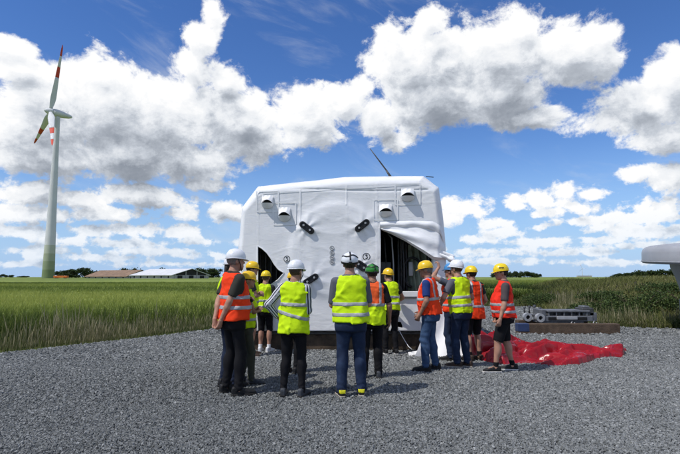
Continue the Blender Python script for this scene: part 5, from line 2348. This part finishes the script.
M['roof_brown'] = mat('roof_tile_brown', (0.23, 0.155, 0.105), .9, .25, .4)
M['barn_wall'] = mat('barn_wall', (0.42, 0.41, 0.39), .9, .15, .4)
M['barn_dark'] = mat('barn_opening', (0.03, 0.03, 0.03), .9, .2, .4)
M['bark'] = mat('bark', (0.06, 0.045, 0.032), .9, .3, 3)
M['orange_paint'] = mat('orange_paint', (0.60, 0.16, 0.03), .5, .1, 1)


# ---- red tarpaulin thrown down on the gravel
def tarp():
    """a heavy sheet dropped in a heap: rounded folds that meet in sharp creases"""
    r = np.random.default_rng(79)
    near = np.array([tuple(ground(u, v)[:2]) for u, v in ((472, 356), (484, 361), (505, 364.5), (530, 363), (556, 366), (580, 364.5), (594, 361.5), (606, 358), (616, 357.5), (625, 357.5))])
    far_ = np.array([tuple(ground(u, v)[:2]) for u, v in ((473, 346), (486, 343.5), (505, 344.5), (530, 347), (552, 349), (575, 351), (590, 353.5), (603, 354), (614, 350.5), (624, 350.5))])
    poly = [tuple(p) for p in near] + [tuple(p) for p in far_[::-1]]
    nx, ny = 250, 190
    P0 = np.concatenate([near, far_])
    lo, hi = P0.min(0) - .06, P0.max(0) + .06
    X, Y = np.meshgrid(np.linspace(lo[0], hi[0], nx), np.linspace(lo[1], hi[1], ny), indexing='ij')
    x, y = X.ravel(), Y.ravel()
    P3 = np.stack([x, y, 0 * x], -1)
    wx = x + .055 * fbm(P3, 4.0, 3, seed=80) + .015 * fbm(P3, 15.0, 2, seed=90)
    wy = y + .055 * fbm(P3, 4.0, 3, seed=81) + .015 * fbm(P3, 15.0, 2, seed=91)
    ins = inside(wx, wy, poly)
    d = edge_dist(wx, wy, poly)
    z = np.where(ins, .020 * np.clip(d / .05, 0, 1) ** .5, -.02)
    k = np.linspace(0, 1, len(near))
    for n in range(150):
        t = r.uniform(0, 1) ** 1.15
        s_ = r.uniform(.06, .94)
        c = np.array([np.interp(t, k, near[:, q]) * (1 - s_) + np.interp(t, k, far_[:, q]) * s_ for q in (0, 1)])
        wid = np.linalg.norm([np.interp(t, k, far_[:, q]) - np.interp(t, k, near[:, q]) for q in (0, 1)])
        a = r.normal(.0, .5) + (.5 if r.uniform() < .3 else 0)
        if t > .78:
            a = r.normal(.15, .25)
        L = r.uniform(.25, .75) * (1 if t < .8 else .8)
        w = r.uniform(.04, .13) * (.7 if n > 50 else 1.2)
        H = np.interp(t, [0, .12, .3, .55, .8, .9, 1], [.34, .42, .32, .22, .12, .16, .22]) * r.uniform(.25, 1.12) * (.35 + .65 * math.sin(math.pi * s_) ** .6)
        dx, dy = wx - c[0], wy - c[1]
        bend = r.normal(0, .5)
        u_ = dx * math.cos(a) + dy * math.sin(a)
        v_ = -dx * math.sin(a) + dy * math.cos(a) + bend * u_ * u_
        v_ = np.where(v_ > 0, v_ / r.uniform(.8, 1.7), v_ / r.uniform(.8, 1.3))
        e = 1 - (u_ / L) ** 2 - (v_ / w) ** 2
        f = H * np.clip(e, 0, 1) ** .55 if n % 5 < 2 else 1.15 * H * np.clip(1 - np.sqrt((u_ / L) ** 2 + np.abs(v_ / w) ** 1.3), 0, 1) ** .85
        z = smax(z, np.where(ins, f, -.02), .006)
    fine = np.clip(1 - np.abs(fbm(np.stack([wx, wy * 1.6, 0 * x], -1), 16, 2, seed=85)) * 1.5, 0, 1) ** 2
    z = z + np.where(ins & (z > .02), .014 * fine, 0)
    V = np.stack([x, y, z], -1)
    i, j = np.meshgrid(np.arange(nx - 1), np.arange(ny - 1), indexing='ij')
    F = np.stack([i * ny + j, (i + 1) * ny + j, (i + 1) * ny + j + 1, i * ny + j + 1], -1).reshape(-1, 4)
    F = F[ins[F].any(1)]
    used = np.unique(F)
    mp = -np.ones(len(V), int)
    mp[used] = np.arange(len(used))
    V = relax(V[used], mp[F], 1, .4)
    c = np.array([V[:, 0].mean(), V[:, 1].mean(), 0])
    o = obj('tarpaulin', new_mesh('tarpaulin', V - c, mp[F]), M['vinyl_red'], smooth=True, loc=c)
    tag(o, 'crumpled shiny red tarpaulin lying on the gravel', 'tarpaulin')


tarp()


# ---- steel part on timbers
def steel_part():
    y0 = 13.45
    pL = at(525, 322.5, y0)
    k = y0 / FPX * 1.005
    zb = .30
    root = empty('steel_fixture', (pL.x + .95, y0 + .25, zb))
    tag(root, 'grey steel machine fixture with two roller ends resting on timbers', 'machine part')
    O = Vector(root.location)

    def bx(name, u0, u1, v0, v1, ya, yb, m, parent=root, bev=.012):
        a = pL.x + (u0 - 525) * k
        b = pL.x + (u1 - 525) * k
        za = zb + (322.5 - v1) * k
        zc = zb + (322.5 - v0) * k
        mb = MB().box((a - O.x, y0 + ya - O.y, za - O.z), (b - O.x, y0 + yb - O.y, zc - O.z), bev)
        return mb.build(name, m, parent)
    frame = bx('bed', 545, 592, 317, 322.4, 0, .62, M['gal_steel'])
    bx('top_rail', 548, 590, 311.5, 313.5, .02, .60, M['gal_steel'])
    bx('web', 549, 590, 313.4, 317.2, .14, .45, M['dark_steel'])
    for u in (549.5, 557, 564.5, 572, 579.5, 587):
        bx('stiffener', u - .6, u + .6, 313.3, 317.2, .04, .5, M['gal_steel'], root, .004)
    for (a, b) in ((548, 556), (576, 586)):
        bx('slot', a, b, 318.2, 321.2, -.012, .10, M['slot'], frame, .004)
    bx('shaft', 556, 576, 317.5, 320.6, -.06, .1, M['steel_light'])
    bx('clamp_block', 583, 594, 309.5, 317, .05, .50, M['dark_steel'])
    bx('clamp_cap', 585, 591, 307.6, 309.6, .1, .42, M['gal_steel'])
    bx('foot_bracket', 590, 597, 314, 322.4, .05, .45, M['gal_steel'])
    bx('end_plate', 541.5, 546, 311, 322.4, .0, .6, M['gal_steel'])
    bx('side_arm', 528, 543, 316, 318.6, .25, .42, M['gal_steel'])
    # roller ends: thick rings with a bore
    for u, yy in ((530.5, .16), (540, -.05)):
        cx = pL.x + (u - 525) * k - O.x
        cz = zb + (322.5 - 318.8) * k - O.z
        n = 24
        V = []
        for (r_, o) in ((.115, 0), (.115, .14), (.055, .14), (.055, 0)):
            for i in range(n):
                t = 2 * math.pi * i / n
                V.append((cx + r_ * math.cos(t), y0 + yy + o - O.y, cz + r_ * math.sin(t)))
        F = []
        for a in range(4):
            b = (a + 1) % 4
            for i in range(n):
                j = (i + 1) % n
                F.append((a * n + i, b * n + i, b * n + j, a * n + j))
        rg = obj('roller', new_mesh('roller', V, F), M['steel_light'], root)
        auto_smooth(rg, 40)
        V = [(cx + .056 * math.cos(2 * math.pi * i / n), y0 + yy + .07 - O.y, cz + .056 * math.sin(2 * math.pi * i / n)) for i in range(n)]
        obj('bore', new_mesh('bore', V, [tuple(range(n))[::-1]]), M['slot'], rg)
    # studs standing on the left end
    for u, h in ((533, 7.5), (538, 8.5), (543.5, 9.5), (549, 7), (554, 5)):
        a = pL.x + (u - 525) * k - O.x
        z1 = zb + (322.5 - 316.5) * k - O.z
        MB().tube([(a, .35, z1), (a, .35, z1 + h * k * .75)], .022, 8).build('stud', M['dark_steel'], root, True)
        MB().tube([(a, .35, z1 + h * k * .75), (a, .35, z1 + h * k * .95)], .038, 6).build('nut', M['gal_steel'], root)
    # shackle and strap ends hanging down in front
    for u in (571, 592.5):
        a = pL.x + (u - 525) * k - O.x
        MB().tube([(a, -.27, .02), (a - .05, -.30, -.06), (a - .02, -.31, -.14), (a + .05, -.30, -.13), (a + .06, -.27, -.02)], .016, 8).build('shackle', M['steel_light'], root, True)
    # timbers
    a = at(518, 333.2, y0 - .25)
    b = at(620, 333.2, y0 - .25)
    t1 = MB().box((a.x, y0 - .28, 0), (b.x, y0 - .06, .265), .012).build('support_timber', M['brown_timber'])
    tag(t1, 'front brown timber with blue-painted end under the steel fixture', 'timber', 'timbers under the steel fixture')
    e = MB().box((a.x - .004, y0 - .286, .06), (a.x + .30, y0 - .054, .271), .012).build('painted_end', M['blue_paint'], t1)
    t2 = MB().box((a.x + .25, y0 + .42, 0), (b.x - .5, y0 + .66, .298), .012).build('support_timber', M['brown_timber'])
    tag(t2, 'rear brown timber under the steel fixture', 'timber', 'timbers under the steel fixture')
    MB().box((pL.x + .38 - O.x, -.24, -.033), (pL.x + 1.6 - O.x, .36, -.002), .005).build('base_plate', M['gal_steel'], root)


steel_part()


# ---- grey moulded cover on a tapering stem at the right edge
def cover():
    R0 = 3.3
    yc = 13.0
    e = at(640, 266, yc)
    cx, cz = e.x + R0 + .62, e.z + .10
    root = empty('moulded_cover', (cx, yc, 0))
    tag(root, 'big grey round moulded cover on a tapering stem standing on the gravel', 'machine cover')
    h = .46
    prof = [(R0 - .10, -.06), (R0 - .02, -.045), (R0, 0.0), (R0, .06), (R0 - .002, h * .55), (R0 - .03, h * .75), (R0 - .10, h * .9), (R0 - .24, h * 1.0), (R0 - .6, h * 1.10), (R0 - 1.4, h * 1.24), (.02, h * 1.34)]
    lid = MB().lathe(prof, 128).build('lid', M['grp_grey'], root, True)
    lid.location = (0, 0, cz)
    lid.rotation_euler = (math.radians(2.6), 0, 0)      # rests a little tipped
    auto_smooth(lid, 40)
    # pale sealing lip round the rim
    lp = MB()
    n = 128
    lp.tube([Vector(((R0 + .006) * math.cos(2 * math.pi * i / n), (R0 + .006) * math.sin(2 * math.pi * i / n), .004)) for i in range(n + 1)], .022, 6, caps=False)
    lp.build('sealing_lip', M['steel_light'], lid, True)
    prof = [(2.42, 0), (2.42, .06), (2.36, .08), (2.36, cz * .50), (2.38, cz * .52), (2.42, cz * .64), (2.50, cz * .8), (2.60, cz * .94), (2.62, cz + .16)]
    st = MB().lathe(prof, 96).build('stem', M['grp_grey'], root)
    auto_smooth(st, 30)
    for i in range(24):
        t = 2 * math.pi * i / 24
        MB().box((-.02, -.05, 0), (.02, .05, cz * .42), .005).build('stem_rib', M['grp_grey'], st, loc=(2.39 * math.cos(t), 2.39 * math.sin(t), .08)).rotation_euler = (0, 0, t + math.pi / 2)


cover()


# ------------------------------------------------------------------ wind turbines
def turbine(label, u, v_base, v_hub, Y, n_dir, theta0, hub_h=None, detail=True, scale=1.0):
    base = at(u, v_base, Y)
    H = hub_h
    root = empty('wind_turbine', (base.x, Y, 0))
    tag(root, label, 'wind turbine')
    # tower: concrete and steel, four green rings at the foot
    def rad(z):
        t = z / H
        return 4.05 * (1 - t) ** 1.25 + 1.62 * (1 - (1 - t) ** 1.25)
    cuts = [0, .055, .105, .15, .20] if detail else [0]
    zs = np.array(cuts) * H
    zz = np.linspace(zs[-1], H - 2.5, 30)
    tw = MB().lathe([(rad(z), z) for z in zz], 40, caps=False).build('tower', M['turbine_white'], root, True)
    for i in range(len(cuts) - 1):
        z2 = np.linspace(zs[i], zs[i + 1], 4)
        MB().lathe([(rad(z) + .02, z) for z in z2], 40, caps=False).build('green_ring', M['tower_green%d' % i], tw, True)
    n = Vector((n_dir[0], n_dir[1], 0)).normalized()
    tl = math.radians(5)
    ax = (n * math.cos(tl) + Vector((0, 0, 1)) * math.sin(tl)).normalized()
    up = (Vector((0, 0, 1)) * math.cos(tl) - n * math.sin(tl)).normalized()
    h = Vector((n.y, -n.x, 0))
    C = Vector((0, 0, H))
    hub = C + ax * 5.2
    # machine house: drop shape along the axis
    def along(prof, name, m, parent, c=C, nn=24):
        V = []
        F = []
        for (d, r_) in prof:
            for i in range(nn):
                t = 2 * math.pi * i / nn
                V.append(c + ax * d + (up * math.cos(t) + h * math.sin(t)) * r_)
        for a in range(len(prof) - 1):
            for i in range(nn):
                j = (i + 1) % nn
                F.append((a * nn + i, a * nn + j, (a + 1) * nn + j, (a + 1) * nn + i))
        F.append(tuple(range(nn))[::-1])
        F.append(tuple(range((len(prof) - 1) * nn, len(prof) * nn)))
        o = MB().add(V, F).build(name, m, parent, True)
        return o
    nac = along([(-9.6, .25), (-9.3, .8), (-7.5, 1.6), (-4.5, 2.3), (-1.5, 2.7), (1.5, 2.8), (2.8, 2.7)], 'machine_house', M['turbine_white'], root)
    along([(2.85, 2.55), (4.2, 2.5), (6.2, 2.2), (7.8, 1.5), (8.7, .7), (8.95, .1)], 'spinner', M['turbine_white'], root)
    if detail:
        rl = MB()
        p = [C + ax * d + up * (2.45 - .25 * abs(d + 3)) for d in (-6, -1)]
        rl.tube([p[0], p[0] + up * 1.3, p[1] + up * 1.3, p[1]], .10, 6)
        rl.build('railing', M['turbine_white'], nac)
        MB().tube([C + ax * -6.5 + up * 1.6, C + ax * -6.5 + up * 4.2], .09, 6).build('mast', M['turbine_white'], nac)
    R = 49.0
    for kblade in range(3):
        th = theta0 + kblade * 2 * math.pi / 3
        b = up * math.cos(th) + h * math.sin(th)
        tg = ax.cross(b)
        def section(s0, s1, name, m, parent):
            V = []
            F = []
            ns = 10
            nn = 14
            for a in range(ns + 1):
                s = s0 + (s1 - s0) * a / ns
                r_ = 1.4 + s * (R - 1.4)
                chord = np.interp(s, [0, .04, .12, .2, .4, .7, .95, 1.0], [2.2, 2.6, 4.4, 4.7, 3.6, 2.3, 1.3, .45])
                thick = np.interp(s, [0, .04, .12, .3, .7, 1.0], [1.9, 1.8, 1.1, .65, .35, .1])
                cd = ax * math.cos(-.5) + tg * math.sin(-.5)
                td = tg * math.cos(-.5) - ax * math.sin(-.5)
                for i in range(nn):
                    t = 2 * math.pi * i / nn
                    V.append(hub + b * r_ + cd * (math.cos(t) * chord / 2 - chord * .12) + td * math.sin(t) * thick / 2 - ax * (-.6 * s * s))
            for a in range(ns):
                for i in range(nn):
                    j = (i + 1) % nn
                    F.append((a * nn + i, a * nn + j, (a + 1) * nn + j, (a + 1) * nn + i))
            F.append(tuple(range(nn))[::-1])
            F.append(tuple(range(ns * nn, (ns + 1) * nn)))
            return MB().add(V, F).build(name, m, parent, True)
        bl = section(0, .50, 'blade', M['turbine_white'], root)
        section(.50, .66, 'red_band', M['turbine_red'], bl)
        section(.66, .83, 'outer_blade', M['turbine_white'], bl)
        section(.83, 1.0, 'red_tip', M['turbine_red'], bl)
    return root


Yt = 350.0
turbine('tall white wind turbine with red-banded blades and a green-ringed tower foot', 48, 279, 113, Yt, (-.758, -.652), math.radians(-13),
        hub_h=at(56.5, 113.5, Yt).z)
far = turbine('tiny distant wind turbine on the horizon beside a low white hall', 582.5, 276, 268, 4800.0, (-.3, -.95), math.radians(20), hub_h=85.0, detail=False)


# ------------------------------------------------------------------ far buildings
def barn(name, label, u, Y, rot, L, W, eave, ridge, roofm, open_gable=True):
    p = at(u, 278, Y)
    root = empty(name, (p.x, Y, 0), rot)
    tag(root, label, 'barn')
    MB().box((-L / 2, -W / 2, 0), (L / 2, W / 2, eave), .0).build('wall', M['barn_wall'], root)
    # gable triangles
    for s in (-1, 1):
        x = s * (L / 2 - .05)
        MB().add([(x, -W / 2, eave), (x, W / 2, eave), (x, 0, ridge - .2), (x - s * .3, -W / 2, eave), (x - s * .3, W / 2, eave), (x - s * .3, 0, ridge - .2)],
                 [(0, 1, 2), (5, 4, 3), (0, 3, 4, 1), (1, 4, 5, 2), (2, 5, 3, 0)]).build('gable', M['barn_dark'] if open_gable else M['barn_wall'], root)
    rf = None
    for s in (-1, 1):
        o = 1.0
        y1 = s * (W / 2 + o)
        z1 = eave - o * (ridge - eave) / (W / 2)
        V = [(-L / 2 - .8, 0, ridge), (L / 2 + .8, 0, ridge), (L / 2 + .8, y1, z1), (-L / 2 - .8, y1, z1)]
        V += [(a, b, c + .25) for a, b, c in V]
        F = [(0, 1, 2, 3), (4, 7, 6, 5), (0, 4, 5, 1), (1, 5, 6, 2), (2, 6, 7, 3), (3, 7, 4, 0)]
        rf = MB().add(V, F).build('roof', roofm, root)
    # posts and doors on the gable that shows
    for s in (-.3, 0, .3):
        MB().box((L / 2 + .05, s * W - 1.6, 0), (L / 2 + .25, s * W + 1.6, eave * .9)).build('door', M['barn_dark'], root)
    for s in (-.42, -.15, .15, .42):
        MB().box((L / 2 + .1, s * W - .25, 0), (L / 2 + .4, s * W + .25, eave + (1 - 2 * abs(s)) * (ridge - eave) * .9)).build('post', M['barn_wall'], root)
    for i in range(6):
        x = -L / 2 + L * (i + .5) / 6
        MB().box((x - .5, -W / 2 - .12, eave * .35), (x + .5, -W / 2 + .05, eave * .8)).build('window', M['barn_dark'], root)
    return root


barn('barn', 'long low barn with bright white sheet roof beyond the field', 170, 300.0, R_(-33), 38, 27, 2.6, 6.2, M['roof_white'])
barn('barn', 'long barn with brown tiled roof beside the white-roofed barn', 120, 345.0, R_(-30), 44, 22, 2.0, 6.0, M['roof_brown'], False)
p = at(582, 276, 3200)
hl = empty('white_hall', (p.x + 15, 3200, 0))
tag(hl, 'low white hall on the far horizon', 'building')
MB().box((-45, -10, 0), (45, 10, 9)).build('wall', M['barn_wall'], hl)
MB().box((-46, -11, 9.02), (46, 11, 10.5)).build('roof', M['roof_white'], hl)
p = at(61, 278, 330)
tr = empty('orange_trailer', (p.x, 330, 0))
tag(tr, 'small orange farm trailer at the foot of the turbine', 'trailer')
MB().box((-4.5, -1.2, 1.0), (4.5, 1.2, 2.3), .1).build('box_body', M['orange_paint'], tr)
for x in (-2.8, 2.8):
    wm = MB().tube([(x, -1.35, .55), (x, 1.35, .55)], .55, 14)
    wm.build('wheel', M['black_rubber'], tr)
MB().tube([(4.5, 0, 1.0), (6.3, 0, .7)], .10, 6).build('drawbar', M['dark_steel'], tr)


# ------------------------------------------------------------------ trees and bushes
leafm = blade_mat('tree_leaf', [(0.012, 0.022, 0.008), (0.025, 0.044, 0.014), (0.045, 0.072, 0.022), (0.075, 0.10, 0.034)], .7, .2)
bushm = blade_mat('bush_leaf', [(0.022, 0.040, 0.012), (0.048, 0.080, 0.022), (0.085, 0.125, 0.034), (0.15, 0.185, 0.06)], .6, .25)


def tree(label, u, v_top, Y, width, name='tree', group='trees on the horizon', seed=0, tall=1.0):
    r = np.random.default_rng(seed + 100)
    p = at(u, v_top, Y)
    H = p.z
    root = empty(name, (p.x, Y, 0))
    tag(root, label, 'tree', group)
    tk = MB()
    tk.tube([(0, 0, 0), (.02 * H, 0, H * .35), (0, .01 * H, H * .7)], [.035 * H, .025 * H, .01 * H], 8)
    for i in range(4):
        a = r.uniform(0, 6.28)
        tk.tube([(0, 0, H * .3), (math.cos(a) * width * .25, math.sin(a) * width * .25, H * .6)], [.016 * H, .006 * H], 6)
    tk.build('trunk', M['bark'], root, True)
    n = 1500
    cl = r.normal(size=(16, 3)) * np.array([.26, .26, .17]) + np.array([0, 0, .56])
    cl[:, 2] = np.clip(cl[:, 2], .25, .84)
    ci = r.integers(0, 16, n)
    q = cl[ci] + r.normal(size=(n, 3)) * np.array([.10, .10, .075])
    q = q * np.array([width, width, H])
    q[:, 2] = np.clip(q[:, 2], H * .08, H * 1.0)
    V, F = leaf_cloud(q, width * .05, seed)
    me = new_mesh('crown', V, F)
    set_tint(me, np.repeat(np.clip(r.normal(.45, .25, n) + .0, 0, 1), 4))
    obj('crown', me, leafm, root)


TL = 'dark round tree'
for i, (u, v, Y, w, lab) in enumerate((
        (60, 271, 420, 11, 'small dark tree right beside the turbine tower foot'),
        (72, 269, 430, 13, 'broad dark tree between the turbine and the brown-roofed barn'),
        (86, 268, 425, 15, 'biggest dark tree left of the brown-roofed barn'),
        (98, 272, 430, 8, 'low dark tree at the end of the brown roof'),
        (125, 268, 460, 11, 'dark tree rising behind the brown roof'),
        (135, 267.5, 465, 12, 'dark treetop behind where the two barn roofs meet'),
        (162, 266.5, 440, 12, 'round dark treetop behind the white roof'),
        (203, 268, 420, 14, 'dark tree behind the gable of the white-roofed barn'),
        (214, 268.5, 400, 12, 'dark tree beside the gable end of the white-roofed barn'),
        (2, 274, 800, 12, 'far dark poplar at the field end, tallest of three'),
        (7, 275, 800, 7, 'far slim poplar between two others'),
        (11.5, 274.5, 800, 7, 'far slim poplar next to open sky'),
        (24, 276, 900, 14, 'low far bushy tree between the poplars and the turbine'))):
    tree(lab, u, v, Y, w, 'tree', 'trees on the horizon', i)
for i in range(13):
    u = 494 + i * 3.7
    v = 271.0 + [1.2, .4, 1.6, 1.0, .2, .9, .1, .6, -.3, .2, .8, 1.4, 2.0][i]
    tree('dark tree of the far row beyond the green field', u, v, 640 + (i % 3) * 25, 8 + (i % 4), 'tree', 'far row of trees beyond the green field', 40 + i)
for i, (u, v) in enumerate(((618, 273.4), (627, 272.5), (637, 271.2), (647, 270), (657, 269.2), (668, 268.6), (680, 268.0))):
    tree('dark tree of the row behind the earth bank', u, v, 420, 9 + i, 'tree', 'row of trees behind the earth bank', 70 + i)


def bush(label, x, y, w, h, seed):
    r = np.random.default_rng(seed + 300)
    z0 = float(mound_z(np.array([x]), np.array([y]))[0]) if x > 7 else 0.0
    root = empty('bush', (x, y, z0 - .05))
    tag(root, label, 'bush', 'bushes on the earth bank')
    st = MB()
    for i in range(7):
        a = r.uniform(0, 6.28)
        k = r.uniform(.2, .42)
        st.tube([(0, 0, 0), (math.cos(a) * w * k * .5, math.sin(a) * w * k * .5, h * .45), (math.cos(a) * w * k, math.sin(a) * w * k, h * .85)], [.03, .02, .008], 6)
    st.build('stem', M['bark'], root, True)
    n = 5200
    ncl = 34
    cl = r.uniform(-1, 1, (ncl, 3)) * np.array([.42, .40, .34]) + np.array([0, 0, .5])
    q = cl[r.integers(0, ncl, n)] + r.normal(size=(n, 3)) * np.array([.085, .085, .10])
    q[:, 2] = np.abs(q[:, 2])
    rr = np.hypot(q[:, 0], q[:, 1]) / .55
    q[:, 2] *= np.clip(1.1 - .5 * rr ** 2, .2, 1)
    q *= np.array([w, w, h])
    V, F = leaf_cloud(q, .036, seed)
    me = new_mesh('foliage', V, F)
    set_tint(me, np.repeat(np.clip(r.normal(.42, .24, n), 0, 1), 4))
    obj('foliage', me, bushm, root)


for i, (x, y, w, h, lab) in enumerate((
        (10.9, 18.2, 2.6, .80, 'broad dark green bush in the middle of the earth bank'),
        (12.6, 17.9, 2.6, .85, 'dark green bush on the bank beside the grey moulded cover'),
        (9.6, 18.9, 1.7, .6, 'low dark bush at the gravel side of the bank'),
        (13.6, 20.6, 2.4, .45, 'dark bush high on the bank behind the grey cover'),
        (11.4, 21.2, 2.0, .38, 'small bush near the crest of the bank'),
        (10.2, 25.2, 2.2, .7, 'bush at the far foot of the bank by the dark crop'))):
    bush(lab, x, y, w, h, i)
